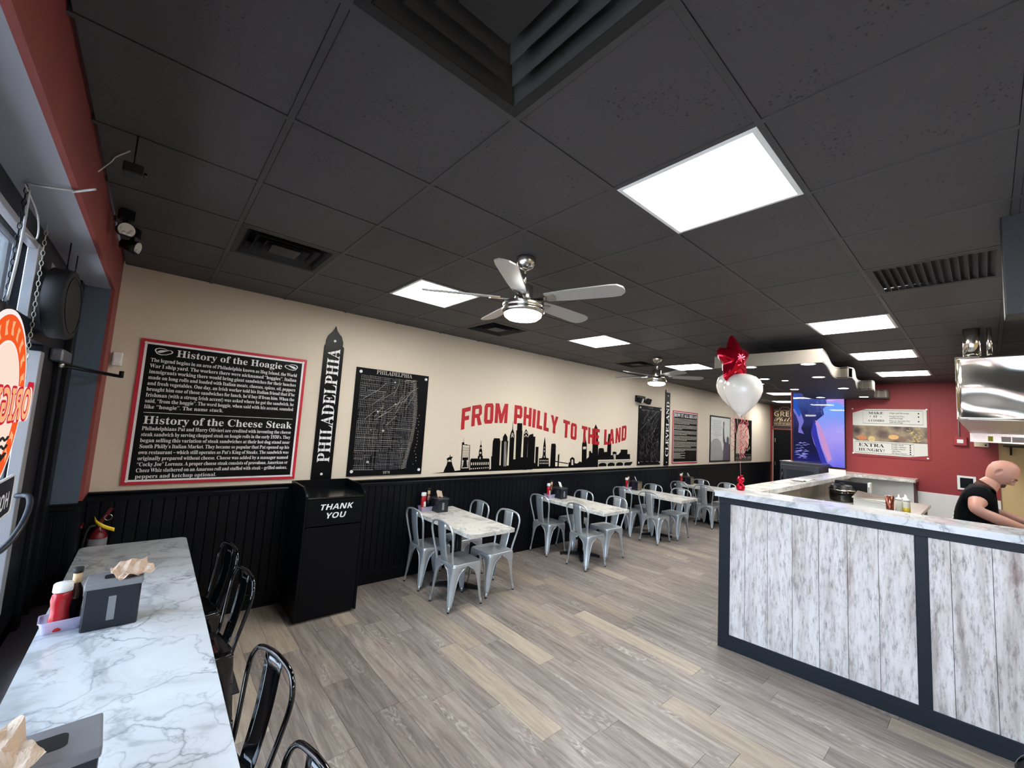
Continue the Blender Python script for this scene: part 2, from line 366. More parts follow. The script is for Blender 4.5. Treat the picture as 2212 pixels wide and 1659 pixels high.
def frosted(name, col, amount):
    m = bpy.data.materials.new(name); m.use_nodes = True; nt = m.node_tree; p = nt.nodes['Principled BSDF']; N = nt.nodes.new; L = nt.links.new
    p.inputs['Base Color'].default_value = col; p.inputs['Roughness'].default_value = 0.25
    n = N('ShaderNodeTexNoise'); n.inputs['Scale'].default_value = 30; r = ramp(nt, n.outputs['Fac'], [(0.3, (amount*.85,)*3+(1,)), (0.7, (amount*1.15,)*3+(1,))])
    t = N('ShaderNodeBsdfTransparent'); mx = N('ShaderNodeMixShader'); L(r.outputs[0], mx.inputs[0]); L(t.outputs[0], mx.inputs[1]); L(p.outputs[0], mx.inputs[2]); L(mx.outputs[0], nt.nodes['Material Output'].inputs[0])
    MATS[name] = m; return m
def foodstrip(name):
    m, nt, p = _new(name); N = nt.nodes.new; L = nt.links.new
    tc = N('ShaderNodeTexCoord'); v = N('ShaderNodeTexVoronoi'); v.inputs['Scale'].default_value = 7; L(tc.outputs['Object'], v.inputs['Vector'])
    n = N('ShaderNodeTexNoise'); n.inputs['Scale'].default_value = 9; n.inputs['Detail'].default_value = 6; L(tc.outputs['Object'], n.inputs['Vector'])
    mx = N('ShaderNodeMixRGB'); mx.inputs[0].default_value = 0.5; L(v.outputs['Distance'], mx.inputs[1]); L(n.outputs['Fac'], mx.inputs[2])
    r = ramp(nt, mx.outputs[0], [(0.28, srgb(58, 46, 40)), (0.42, srgb(92, 76, 64)), (0.55, srgb(118, 104, 86)), (0.7, srgb(150, 134, 106))])
    L(r.outputs[0], p.inputs['Base Color']); p.inputs['Roughness'].default_value = 0.3; MATS[name] = m; return m
m_beige = mat('painted_beige_wall', srgb(214, 202, 182), 0.75, var=0.02, scale=3, bump=0.05, bscale=120)
m_beige2 = mat('painted_tan_wall', srgb(205, 178, 130), 0.75, var=0.03, scale=3)
m_red = mat('painted_red_wall', srgb(140, 44, 46), 0.6, var=0.06, scale=3, bump=0.04)
m_redtrim = mat('brushed_red_trim', srgb(138, 62, 56), 0.6, var=0.22, scale=5, stretch=(1, 1, 0.5))
m_ceil = tile_mat('black_ceiling_tile', srgb(64, 62, 63))
m_grid = mat('black_ceiling_grid', srgb(56, 55, 56), 0.55)
m_black = mat('black_panel_paint', srgb(9, 11, 15), 0.42, var=0.08, spec=0.15)
m_wains = mat('black_wainscot_paint', srgb(10, 12, 18), 0.42, var=0.1, scale=8, spec=0.16)
m_cabinet = mat('black_laminate', srgb(6, 8, 13), 0.36, var=0.05, spec=0.14)
m_frame = mat('charcoal_counter_frame', srgb(22, 29, 37), 0.5, var=0.08, spec=0.25)
m_soffit = mat('grey_soffit_paint', srgb(160, 162, 172), 0.7, var=0.04)
m_recess = mat('blue_grey_recess_paint', srgb(82, 96, 114), 0.6, var=0.04)
m_wframe = mat('dark_window_frame', srgb(14, 16, 22), 0.4, spec=0.25)
m_silver = mat('aluminium_stop', srgb(190, 192, 198), 0.35, metal=0.6)
m_steel = mat('brushed_nickel', srgb(196, 192, 184), 0.22, metal=1.0, var=0.04)
m_stain = mat('polished_stainless', srgb(214, 208, 196), 0.17, metal=1.0, var=0.05, bump=0.06, bscale=2.5)
m_galv = mat('galvanised_grey_metal', srgb(192, 199, 203), 0.33, metal=0.6, var=0.08, scale=30)
m_gloss = mat('gloss_black_metal', srgb(5, 6, 8), 0.08, metal=0.2, coat=0.5)
m_iron = mat('black_cast_iron', srgb(10, 11, 14), 0.4, metal=0.1, spec=0.25)
m_rubber = mat('black_rubber', srgb(8, 8, 9), 0.7)
m_marble = marble('white_marble_laminate', 1.0)
m_marblew = marble('warm_marble_laminate', 1.3, warm=1.0)
m_plank = plank_mat('grey_wood_plank', (srgb(96, 87, 82), srgb(126, 117, 111), srgb(150, 141, 134), srgb(168, 160, 153), srgb(206, 202, 198)))
m_plank2 = plank_mat('pale_wood_plank', (srgb(124, 113, 101), srgb(150, 139, 125), srgb(166, 155, 140), srgb(178, 168, 153), srgb(196, 189, 177)), 0.2)
m_white = mat('white_plastic', srgb(226, 226, 224), 0.4, var=0.02)
m_wash = whitewash('whitewashed_boards')
m_paper = mat('white_paper', srgb(232, 230, 226), 0.8, var=0.03)
m_kraft = mat('brown_napkin', srgb(196, 172, 150), 0.85, var=0.08, scale=30, bump=0.2, bscale=40)
m_pboard = mat('printed_black', srgb(5, 6, 10), 0.35, var=0.02, spec=0.15)
m_pwhite = mat('printed_white', srgb(236, 236, 236), 0.45, var=0.01)
m_pred = mat('printed_red', srgb(190, 22, 48), 0.4, var=0.03)
m_pgrey = mat('printed_grey', srgb(120, 120, 122), 0.5, var=0.1)
m_vinylred = mat('red_wall_vinyl', srgb(172, 20, 32), 0.45, var=0.05)
m_vinylblk = mat('black_wall_vinyl', srgb(4, 4, 5), 0.4, var=0.02, spec=0.15)
m_vinylgrey = mat('pale_grey_vinyl', srgb(172, 168, 158), 0.5, var=0.02)
m_glass = glass_mat('window_glass')
m_panel = emit('light_panel_diffuser', (1.0, 0.98, 0.95, 1), PANEL_E)
m_can = emit('can_light_lens', (1.0, 0.94, 0.86, 1), CAN_E)
m_fanl = emit('fan_light_lens', (1.0, 0.98, 0.95, 1), FAN_E)
# ------------------------------------------------------------ room shell
def in_view(x, y, z, mx=1.12):
    d = Vector((x, y, z-1.9)); k = d.dot(cf)
    if k < 0.15: return False
    return abs(d.dot(cr)/k*887) < 1106*mx and abs(d.dot(cu)/k*887) < 830*mx
YB = -3.0
floor = struct('floor', MB().box(XW, XF, YB, YW, -0.06, -0.008), m_black, 'grey wood-look plank floor of the dining room', 'floor')
PW, PLN = 0.18, 1.22
ends = {0: 1.81, 1: 2.88, 3: 2.38, 6: 2.51, 5: 1.546, 9: 3.53, 15: 3.09, 24: 3.04, -6: 3.64, -7: 3.81, -4: 2.62, -3: 3.82, 2: 1.64, -1: 2.22, -2: 2.51, -8: 2.83, 4: 1.03}
pale = {(0, 1.81), (1, 2.88), (3, 2.38), (6, 2.51), (5, 0.326), (9, 3.53), (15, 3.09), (24, 3.04), (-6, 3.64), (-7, 3.81), (-3, 3.82), (4, -0.19), (-8, 2.83), (-9, 2.83), (13, 2.2), (28, 2.6)}
rp = random.Random(3); allp = []
for k in range(int((XW-1.985)//PW), int((XF-1.985)//PW)+1):
    x0, x1 = max(XW, 1.985+k*PW), min(XF, 1.985+(k+1)*PW)
    e = ends.get(k, rp.uniform(0, PLN)); e -= PLN*math.ceil((e-YB)/PLN)
    while e < YW:
        a, b = max(e, YB), min(e+PLN, YW)
        if b-a > 0.02 and x1-x0 > 0.01:
            hard = any(kk == k and abs(e-yy) < 0.03 for kk, yy in pale)
            soft = k not in ends and rp.random() < 0.05
            allp.append((x0, x1, a, b, hard or soft))
        e += PLN
allp.sort(key=lambda q: (q[0]+q[1])**2/4+(q[2]+q[3])**2/4)
cache = {}; rest = MB(); cnt = 0
for x0, x1, a, b, lt in allp:
    cx, cy = (x0+x1)/2, (a+b)/2
    vis = any(in_view(cx, yy, 0) for yy in (a, cy, b))
    if vis and cnt < 290 and cx < 9.6:
        key = (round(x1-x0, 3), round(b-a, 3), lt)
        if key not in cache:
            hx, hy = key[0]/2-0.0009, key[1]/2-0.0009
            me = MB().cbox(-hx, hx, -hy, hy, -0.008, 0, 0.0006).mesh('plank'); me.materials.append(m_plank2 if lt else m_plank); cache[key] = me
        o = link('plank', cache[key], None, floor); o.location = (cx, cy, 0); cnt += 1
    else:
        rest.box(x0+.0009, x1-.0009, a+.0009, b-.0009, -0.008, 0)
tag(rest.build('plank', m_plank, floor), kind='stuff')

# long wall with posters
struct('wall_left', MB().box(XW, XF+0.15, YW, YW+0.15, 0, ZC+0.2), m_beige, 'long beige wall hung with signs above black wainscot', 'wall')
# wainscot on it: rail, boards, baseboard
ZR = 1.155
wains = struct('trim_1', MB().box(XW, XF, YW-0.012, YW, 0, ZR-0.02), m_wains, 'black beadboard wainscot along the long wall', 'wainscot')
def rail_profile(x0, x1): 
    pr = [(0.0, ZR-0.075), (0.022, ZR-0.075), (0.026, ZR-0.045), (0.016, ZR-0.03), (0.03, ZR-0.012), (0.04, ZR-0.008), (0.04, ZR), (0.0, ZR)]
    return MB().prism([(d, z) for d, z in pr], lambda u, v, d: (d, YW-0.012-u, v), x0, x1)
rail_profile(XW, XF).build('chair_rail', m_wains, wains)
bw = 0.0775; bm_ = MB().prism([(0, 0), (0.004, 0.009), (0.010, 0.010), (bw-0.010, 0.010), (bw-0.004, 0.009), (bw, 0)], lambda u, v, d: (u, -v, d), 0.14, ZR-0.075).mesh('board'); bm_.materials.append(m_wains)
n = int((XF-XW)/bw); far = MB()
for i in range(n):
    x = XW+i*bw
    if x < 5.2: o = link('board', bm_, None, wains); o.location = (x, YW-0.012, 0)
    else: far.prism([(0, 0), (0.004, 0.009), (bw-0.004, 0.009), (bw, 0)], lambda u, v, d: (x+u, YW-0.012-v, d), 0.14, ZR-0.075)
tag(far.build('board', m_wains, wains), kind='stuff')
struct('baseboard_left', MB().cbox(XW, XF, YW-0.034, YW-0.012, 0, 0.14, 0.004), m_wains, 'black baseboard along the long wall')

# far end wall and the partition that carries the red wall
struct('wall_far', MB().box(XF, XF+0.15, YB, YW, 0, ZC+0.2), m_beige, 'end wall of the room beyond the last table', 'wall')
struct('wall_red', MB().box(XR, XR+0.15, 0.0-0.12, 2.56, 0, ZC+0.1), m_red, 'red wall behind the counter with a menu board', 'wall')
struct('trim_2', MB().box(XR-0.006, XR, -0.12, 0.80, 0.02, 1.18), m_white, 'white washable panel along the foot of the red wall')
struct('trim_3', MB().cbox(XR-0.015, XR+0.165, 2.56, 2.585, 0, ZC, 0.003), m_red, 'red corner trim at the end of the red wall')
struct('wall_kitchen', MB().box(XR+0.02, XR+0.15, YB, -0.12, 0, ZC+0.1), m_beige2, 'tan kitchen wall beside the hood', 'wall')
struct('wall_right', MB().box(-0.62, XF, YB-0.15, YB, 0, ZC+0.25), m_beige2, 'wall on the kitchen side of the room', 'wall')

# ceiling: slab, grid bars, one tile per bay
ceil = struct('ceiling', MB().box(-0.62, XF+0.15, YB, YW+0.15, ZC+0.25, ZC+0.33), m_black, 'black suspended ceiling of square tiles', 'ceiling')
PANELS = [(1.4905, 0.49), (1.4905, 2.92), (3.9205, 2.92), (6.3505, 2.92), (8.7805, 2.92), (11.2105, 2.92), (13.6405, 3.5275),
          (4.528, 0.49), (6.3505, 0.49), (8.173, 0.49), (4.528, -1.94), (6.9, -1.94), (1.4905, -1.94)]  # last three panels are out of view, added to light the kitchen side
cell = lambda x, y: (round((x-GX0)/G), round((y-GY0)/G))
VENTS = [(0.2755, 0.49), (0.2755, 2.92), (2.7055, 3.5275), (5.743, 3.5275), (3.313, -0.1175)]
skip = {cell(x, y) for x, y in PANELS+VENTS}
i0, i1 = int((XW-GX0)//G), int((XF-GX0)//G); j0, j1 = int((YB-GY0)//G), int((YW-GY0)//G)
tiles = []
for i in range(i0, i1+1):
    for j in range(j0, j1+1):
        if (i, j) in skip: continue
        x0, x1 = max(XW, GX0+i*G), min(XF, GX0+(i+1)*G); y0, y1 = max(YB, GY0+j*G), min(YW, GY0+(j+1)*G)
        if x1-x0 > 0.03 and y1-y0 > 0.03: tiles.append((x0, x1, y0, y1))
tiles.sort(key=lambda q: ((q[0]+q[1])/2)**2+((q[2]+q[3])/2)**2)
rest = MB(); cnt = 0; cache = {}
for x0, x1, y0, y1 in tiles:
    cx, cy = (x0+x1)/2, (y0+y1)/2
    if cnt < 280 and any(in_view(a, b, ZC) for a in (x0, cx, x1) for b in (y0, cy, y1)):
        key = (round(x1-x0, 3), round(y1-y0, 3))
        if key not in cache:
            hx, hy = key[0]/2-0.0125, key[1]/2-0.0125
            me = MB().cbox(-hx, hx, -hy, hy, 0, 0.02, 0.002).mesh('ceiling_tile'); me.materials.append(m_ceil); cache[key] = me
        o = link('ceiling_tile', cache[key], None, ceil); o.location = (cx, cy, ZC); cnt += 1
    else: rest.box(x0+.012, x1-.012, y0+.012, y1-.012, ZC, ZC+0.02)
tag(rest.build('ceiling_tile', m_ceil, ceil), kind='stuff')
for i in range(i0+1, i1+1):
    x = GX0+i*G; MB().box(x-0.0115, x+0.0115, YB, YW, ZC-0.003, ZC+0.03).build('grid_bar', m_grid, ceil)
for j in range(j0+1, j1+1):
    y = GY0+j*G
    MB().box(XW, XF, y-0.0115, y+0.0115, ZC-0.0032, ZC+0.03).build('grid_bar', m_grid, ceil)

# window recess: red fascia, soffit, side return, low ledge
ZS = 2.70; YS = 4.25; XG = -0.56
struct('wall_front', MB().box(XW-0.02, XW, YB, YW, ZS, ZC+0.25).box(XW-0.02, XW, YS, YW, 1.155, ZS), m_redtrim, 'brushed red fascia over the front windows', 'wall')
struct('trim_4', MB().box(-0.61, XW-0.02, YB, YS, ZS, ZS+0.04), m_soffit, 'grey soffit over the front windows')
struct('trim_9', MB().box(XW-0.02, XW, YS, YW, 0, 1.155), m_wains, 'black lower corner of the window recess')
side = struct('trim_5', MB().box(-0.61, XW-0.02, YS, YS+0.05, 0, ZS+0.04), m_recess, 'blue-grey side return of the window recess')
MB().prism([(0.0, 1.07), (0.014, 1.07), (0.014, 1.09), (0.022, 1.10), (0.022, 1.125), (0.03, 1.13), (0.03, 1.14), (0, 1.14)], lambda u, v, d: (d, YS-u, v), -0.50, XW).build('chair_rail', m_wains, side)
for i in range(3):
    MB().cbox(-0.50+i*0.065, -0.438+i*0.065, YS-0.012, YS, 0.47, 1.07, 0.003).build('board', m_wains, side)
struct('trim_6', MB().cbox(-0.62, XW-0.02, YB, YS-0.001, 0.42, 0.47, 0.004).box(-0.60, XW-0.04, YB, YS-0.001, 0, 0.42), mat('dark_brown_ledge', srgb(118, 108, 108), 0.55), 'dark low window ledge beside the long table')

# storefront glazing
win = struct('window_1', MB().box(XG-0.05, -0.50, YB, YS, 2.62, ZS), m_wframe, 'dark framed shop window along the front', 'window')
def wpart(name, m, *b): return MB().cbox(*b, 0.003).build(name, m, win)
wpart('transom_bar', m_wframe, XG-0.05, -0.50, YB, YS, 2.17, 2.26)
wpart('bottom_rail', m_wframe, XG-0.05, -0.50, YB, YS, 0.47, 0.56)
wpart('mullion', m_wframe, XG-0.05, -0.50, 3.06, 3.32, 2.26, 2.62)
wpart('mullion', m_wframe, XG-0.05, -0.50, 3.78, YS, 2.26, 2.62)
wpart('jamb', m_wframe, XG-0.05, -0.50, 3.50, YS, 0.47, 2.17)
wpart('jamb', m_wframe, -0.50, -0.475, 3.86, 3.95, 0.47, 2.17)
wpart('jamb', m_wframe, -0.50, -0.465, 4.10, YS, 0.47, 2.70)
for y in (1.05, -0.95, -2.85):
    wpart('mullion', m_wframe, XG-0.05, -0.50, y-0.05, y+0.05, 0.56, 2.62)
wpart('glazing_stop', m_silver, -0.535, -0.498, 2.98, 3.06, 2.26, 2.62)
wpart('glazing_stop', m_silver, -0.545, -0.497, 3.40, 3.50, 0.56, 2.13)
wpart('glazing_stop', m_silver, -0.535, -0.502, 1.10, 2.98, 2.59, 2.62)
wpart('glazing_stop', m_silver, -0.535, -0.502, 3.32, 3.78, 2.59, 2.62)
for a, b in ((-2.8, -1.0), (-0.9, 1.0), (1.1, 3.06)):
    MB().box(XG-0.003, XG+0.003, a, b, 2.26, 2.62).build('pane', m_glass, win)
    MB().box(XG-0.003, XG+0.003, a, min(b+0.44, 3.5) if b > 3 else b, 0.56, 2.17).build('pane', m_glass, win)
MB().box(XG-0.003, XG+0.003, 3.32, 3.78, 2.26, 2.62).build('pane', m_glass, win)

# outside: pavement, road, a brick building across the street
struct('pavement', MB().box(-3.4, -0.62, -14, 22, -0.16, -0.03), mat('concrete_pavement', srgb(190, 186, 180), 0.8, bump=0.1), 'concrete pavement outside the window')
struct('road', MB().box(-14, -3.4, -30, 40, -0.3, -0.14), mat('asphalt', srgb(140, 140, 142), 0.9, bump=0.2), 'asphalt road outside the window')
ext = thing('building', 'pale brick building across the street beyond the window', 'building', (-15, 12, -0.14))
MB().box(-3, 0, -14, 16, 0, 3.6).build('wall', mat('brick_facade', srgb(150, 112, 98), 0.85, var=0.2, scale=6), ext)
MB().box(-3, 0.5, -14.3, 16.3, 3.6, 4.1).build('roof', m_white, ext)
for k in range(7):
    f = MB().box(0, 0.06, -12+k*4, -9.6+k*4, 0.7, 2.7).build('window', m_wframe, ext)
    MB().box(0.05, 0.08, -11.9+k*4, -9.7+k*4, 0.8, 2.6).build('pane', mat('dark_pane', srgb(90, 104, 120), 0.1), f)
# ------------------------------------------------------------ things on the ceiling
PANEL_LABELS = ['large square light panel in the ceiling nearest the camera', 'square light panel in the ceiling left of the nearer fan',
  'square light panel in the ceiling right of the nearer fan', 'square light panel in the ceiling just right of the farther fan',
  'square light panel in the ceiling behind the white balloons', 'square light panel in the far ceiling, left of the wavy canopy',
  'square light panel in the ceiling just before the far door', 'square light panel, nearest of the three left of the steel hood',
  'square light panel, middle of the three left of the steel hood', 'square light panel, farthest of the three left of the steel hood',
  'added square light panel out of view above the kitchen, first in its row', 'added square light panel out of view above the kitchen, second in its row', 'added square light panel out of view above the end of the counter']
for (x, y), lb in zip(PANELS, PANEL_LABELS):
    t = thing('light_panel', lb, 'ceiling light', (x+G/2, y+G/2, ZC), 0, 'square ceiling light panels')
    h = G/2-0.012; fr = MB()
    for a in (0, 1, 2, 3):
        fr.add([tuple(Matrix.Rotation(a*PI/2, 3, 'Z') @ Vector(p)) for p in ((-h, -h, -0.004), (h, -h, -0.004), (h-0.02, -h+0.02, -0.006), (-h+0.02, -h+0.02, -0.006), (-h, -h, 0.03), (h, -h, 0.03), (h-0.02, -h+0.02, 0.03), (-h+0.02, -h+0.02, 0.03))],
               [(0, 3, 2, 1), (4, 5, 6, 7), (0, 1, 5, 4), (2, 3, 7, 6)])
    fr.build('frame', m_white, t)
    MB().box(-h+0.02, h-0.02, -h+0.02, h-0.02, -0.001, 0.02).build('diffuser', m_panel, t)
VL = ['black stepped ceiling vent, cut by the top of the photo', 'black ceiling vent above the history poster', 'black ceiling vent behind the nearer fan',
      'black ceiling vent left of the farther fan', 'black return grille in the ceiling above the counter']
m_vent = mat('black_vent_metal', srgb(36, 35, 36), 0.5, var=0.1, spec=0.25)
for vi, ((x, y), lb) in enumerate(zip(VENTS, VL)):
    t = thing('ceiling_vent', lb, 'vent', (x+G/2, y+G/2, ZC), 0, 'black ceiling vents')
    h = G/2-0.012
    def sq(r0, z0, r1, z1, n_, th=0.003):
        L = [[(-r, -r, z), (r, -r, z), (r, r, z), (-r, r, z)] for r, z in ((r0, z0), (r1, z1), (r1, z1+th+0.002), (r0, z0+th))]
        return MB().loops(L+[L[0]], smooth=False, cap0=False, cap1=False).build(n_, m_vent, t)
    sq(h, -0.004, h-0.035, -0.002, 'flange')
    if vi == 4:
        MB().box(-h+0.02, h-0.02, -h+0.02, h-0.02, 0.03, 0.035).build('back_plate', m_rubber, t)
        for k in range(15): MB().add([(-h+0.03, -0.26+k*0.037, 0), (h-0.03, -0.26+k*0.037, 0), (h-0.03, -0.235+k*0.037, 0.018), (-h+0.03, -0.235+k*0.037, 0.018)], [(0, 1, 2, 3)]).build('slat', m_vent, t, 0.002)
    else:
        for k, (r0, z0, r1, z1) in enumerate(((0.255, -0.002, 0.205, 0.075), (0.195, -0.004, 0.145, 0.07), (0.135, -0.006, 0.09, 0.06))): sq(r0, z0, r1, z1, 'cone')
        MB().cbox(-0.088, 0.088, -0.088, 0.088, -0.004, 0.004, 0.002).build('centre_plate', m_vent, t)
        sq(0.285, 0.0, 0.28, 0.12, 'neck'); MB().box(-0.28, 0.28, -0.28, 0.28, 0.12, 0.125).build('back_plate', m_rubber, t)

def fan(loc, phase, label):
    t = thing('ceiling_fan', label, 'ceiling fan', loc, math.radians(phase), 'ceiling fans')
    MB().lathe([(0.0, 0), (0.062, 0), (0.066, -0.012), (0.066, -0.03), (0.06, -0.05), (0.045, -0.07), (0.02, -0.082), (0, -0.083)], n=28).build('canopy', m_steel, t)
    MB().tube([(0, 0, -0.07), (0, 0, -0.20)], 0.011, 12).build('down_rod', m_steel, t)
    MB().lathe([(0.0, -0.19), (0.05, -0.19), (0.058, -0.20), (0.062, -0.275), (0.062, -0.31), (0, -0.31)], n=28).build('motor_housing', m_steel, t)
    MB().lathe([(0.0, -0.305), (0.09, -0.31), (0.135, -0.315), (0.138, -0.322), (0.138, -0.345), (0.134, -0.35), (0.142, -0.355), (0.142, -0.372), (0.128, -0.385), (0, -0.385)], n=40).build('light_ring', m_steel, t)
    MB().lathe([(0.0, -0.384), (0.124, -0.384), (0.122, -0.40), (0.10, -0.418), (0.06, -0.427), (0, -0.43)], n=36).build('light_lens', m_fanl, t)
    m_bl = mat('silver_fan_blade', srgb(176, 174, 170), 0.35, metal=0.5)
    for k in range(5):
        R = Matrix.Rotation(k*2*PI/5, 4, 'Z') @ Matrix.Translation((0, 0, -0.285)) @ Matrix.Rotation(math.radians(-13), 4, 'X')
        out = [(0.16, -0.045), (0.30, -0.058), (0.58, -0.066), (0.63, -0.06), (0.66, -0.03), (0.665, 0), (0.66, 0.03), (0.63, 0.06), (0.58, 0.066), (0.30, 0.058), (0.16, 0.045)]
        b = MB().prism(out, lambda u, v, d: (u, v, d), -0.004, 0.004).xform(R).build('blade', m_bl, t)
        MB().prism([(0.05, -0.02), (0.14, -0.015), (0.22, -0.04), (0.23, 0), (0.22, 0.04), (0.14, 0.015), (0.05, 0.02)], lambda u, v, d: (u, v, d), -0.012, -0.004).xform(R).build('bracket', m_steel, b)
fan((1.77, 1.985, ZC), -69.6, 'brushed nickel five-blade ceiling fan with light, nearest the camera')
fan((5.585, 3.19, ZC), 25, 'small brushed nickel ceiling fan over the third table')

# wavy canopy with can lights, hung above the counter
m_fascia = mat('beige_fascia', srgb(128, 120, 108), 0.6, var=0.03)
can = thing('wavy_canopy', 'dark hanging canopy with a wavy beige edge above the counter', 'ceiling canopy', (0, 0, 2.715))
def wave(t_): return (5.13+1.47*t_+.56*(1-math.cos(2*PI*t_))/2, 1.155-.075*math.cos(2*PI*t_))
edgeR = [p for p in (wave(k/24) for k in range(75)) if p[0] < 9.73]; edgeR += [(9.74, edgeR[-1][1])]
xs = [5.13+k*0.1 for k in range(47) if 5.13+k*0.1 < 9.74]
edgeL = [(x, 2.16-0.06*math.sin((x-5.15)/1.47*2*PI)) for x in reversed(xs)]
outline = edgeR+edgeL
MB().prism(outline, lambda u, v, d: (u, v, d), 0.0, 0.012).build('underside', m_soffit if False else mat('dark_canopy_panel', srgb(46, 46, 49), 0.6, spec=0.2), can)
MB().prism(outline, lambda u, v, d: (u, v, d), 0.12, 0.135).build('top_panel', m_grid, can)
def ribbon(pts, closed=False): return MB().add([(x, y, z) for x, y in pts for z in (-0.004, 0.14)], [(2*i, 2*i+2, 2*i+3, 2*i+1) for i in range(len(pts)-1)])
split = 22
ribbon(edgeR[:split]).build('fascia', m_fascia, can, 0.008); ribbon(edgeR[split+2:]).build('fascia', m_fascia, can, 0.008)
ribbon(edgeL).build('fascia', m_fascia, can, 0.008); ribbon([(5.13, 1.08), (5.13, 2.16)]).build('fascia', m_fascia, can, 0.008)
for k, (x, y) in enumerate([(6, 1.4), (6, 1.95), (8.6, 1.4), (8.6, 1.95)]): MB().tube([(x, y, 0.13), (x, y, 0.29)], 0.006, 6).build('hanger', m_steel, can)
CANS = [(5.22, 1.79, 0.055, 'can light at the front corner of the wavy canopy, beside the balloons'), (6.35, 2.0, 0.055, 'can light in the canopy just right of the white balloon'), (6.6, 1.82, 0.035, 'smallest can light in the wavy canopy'),
        (5.22, 1.225, 0.06, 'can light in the canopy nearest its wavy corner'), (6.34, 1.38, 0.06, 'can light in the canopy, second along the wavy edge'), (7.8, 2.02, 0.055, 'can light in the canopy above the left edge of the screen'),
        (7.77, 1.385, 0.06, 'can light in the canopy, third along the wavy edge'), (9.33, 2.0, 0.06, 'can light in the canopy just above the screen'), (9.25, 1.37, 0.06, 'can light in the canopy closest to the red wall')]
for x, y, r, lb in CANS:
    t = thing('can_light', lb, 'can light', (x, y, 2.715), 0, 'can lights in the wavy canopy')
    MB().lathe([(r, 0.0), (r+0.014, -0.002), (r+0.014, 0.001), (r, 0.003), (r, 0.0)], n=24).build('trim_ring', m_white, t)
    MB().lathe([(0, -0.001), (r, -0.001), (r, 0.003), (0, 0.003)], n=24).build('lens', m_can, t)

# black bulkhead, steel hood and ducts over the kitchen
struct('trim_7', MB().cbox(2.9, 3.04, -2.2, -0.075, 2.53, ZC+0.1, 0.006), mat('black_bulkhead', srgb(20, 21, 24), 0.55), 'black bulkhead hanging over the counter')
hood = thing('exhaust_hood', 'polished steel exhaust hood over the kitchen', 'exhaust hood', (5.42, 0, 2.06))
def hoodf(u, v):   # gently buckled front sheet
    y = 0.165-u*1.9; z = 0.115+v*0.56
    return (0.020*math.sin(u*13+1.1+2.2*v)*math.sin(v*PI)+0.016*math.sin(v*9+u*7)+.008*math.sin(u*21-v*5), y, z)
MB().grid(48, 24, hoodf).build('front_panel', m_stain, hood, 0.004)
MB().box(0.0, 4.1, 0.16, 0.165, 0.115, 0.675).build('side_panel', m_stain, hood)
MB().box(0.0, 4.1, -1.735, -1.73, 0.115, 0.675).build('side_panel', m_stain, hood)
MB().box(0.0, 4.1, -1.73, 0.16, 0.665, 0.675).build('top_panel', m_stain, hood)
MB().add([(0.01, 0.16, 0.117), (0.01, -1.73, 0.117), (4.05, -1.73, 0.117), (4.05, 0.16, 0.117)], [(0, 1, 2, 3)]).build('underside', mat('brushed_stainless', srgb(214, 212, 204), 0.35, metal=0.7, bump=0.1, bscale=8), hood, 0.004)
MB().box(4.05, 4.1, -1.73, 0.16, -0.02, 0.115).build('rear_lip', m_stain, hood)
for y0, y1, m_ in ((-0.07, -0.02, mat('yellow_label', srgb(214, 214, 40), 0.5)), (-0.24, -0.15, m_paper), (-0.50, -0.25, m_paper)):
    MB().box(4.044, 4.05, y0, y1, 0.0, 0.075).build('label', m_, hood)
for y, r, lb in ((0.06, 0.055, 'wide round steel duct rising from the hood'), (-0.045, 0.016, 'thin steel pipe rising from the hood')):
    t = thing('steel_duct', lb, 'duct', (5.52, y, 2.735))
    MB().tube([(0, 0, 0), (0, 0, 0.15), (0.0, 0, 0.30)], r, 20).build('pipe', m_stain, t)
    MB().lathe([(r, 0.0), (r+0.012, 0.0), (r+0.012, 0.01), (r, 0.012)], n=20).build('collar', m_stain, t)

# track spots, small projector, cable at the window end
def spot(loc, aim, lb):
    t = thing('spot_light', lb, 'spot light', loc, aim, 'black spot lights by the window')
    MB().box(-0.03, 0.03, -0.03, 0.03, 0.06, 0.12).build('bracket', m_iron, t)
    MB().tube([(0, 0, 0.07), (0, 0, 0.0)], 0.012, 8).build('stem', m_iron, t)
    MB().tube([(-0.05, 0, 0.01), (0.035, 0, -0.005)], [0.03, 0.044], 20).build('head', m_iron, t)
    MB().tube([(0.0352, 0, -0.005), (0.0365, 0, -0.0053)], 0.039, 20).build('lens', mat('spot_lens', srgb(215, 212, 205), 0.3), t)
    for k in range(6): MB().lathe([(0, 0), (0.009, 0), (0.009, 0.002), (0, 0.002)], (0.0365, 0.023*math.cos(k*PI/3), -0.005+0.023*math.sin(k*PI/3)), 10, axis='x').build('diode', m_white, t)
spot((-0.24, 3.28, 2.88), math.radians(-70), 'black spot light facing the camera by the red fascia')
spot((-0.22, 3.60, 2.88), math.radians(-20), 'black spot light turned sideways by the red fascia')
t = thing('projector', 'small black bracket box under the ceiling by the red fascia', 'projector', (-0.17, 2.30, 2.84))
MB().cbox(-0.03, 0.035, -0.035, 0.035, -0.02, 0.025, 0.006).build('body', m_rubber, t); MB().tube([(0, 0, 0.02), (0, 0, 0.16)], 0.003, 6).build('stem', m_iron, t)
MB().lathe([(0, 0.03), (0.012, 0.03), (0.011, 0.045), (0, 0.045)], axis='x', n=14).build('lens', m_gloss, t)
m_cable = mat('clear_white_cable', srgb(196, 196, 200), 0.3)
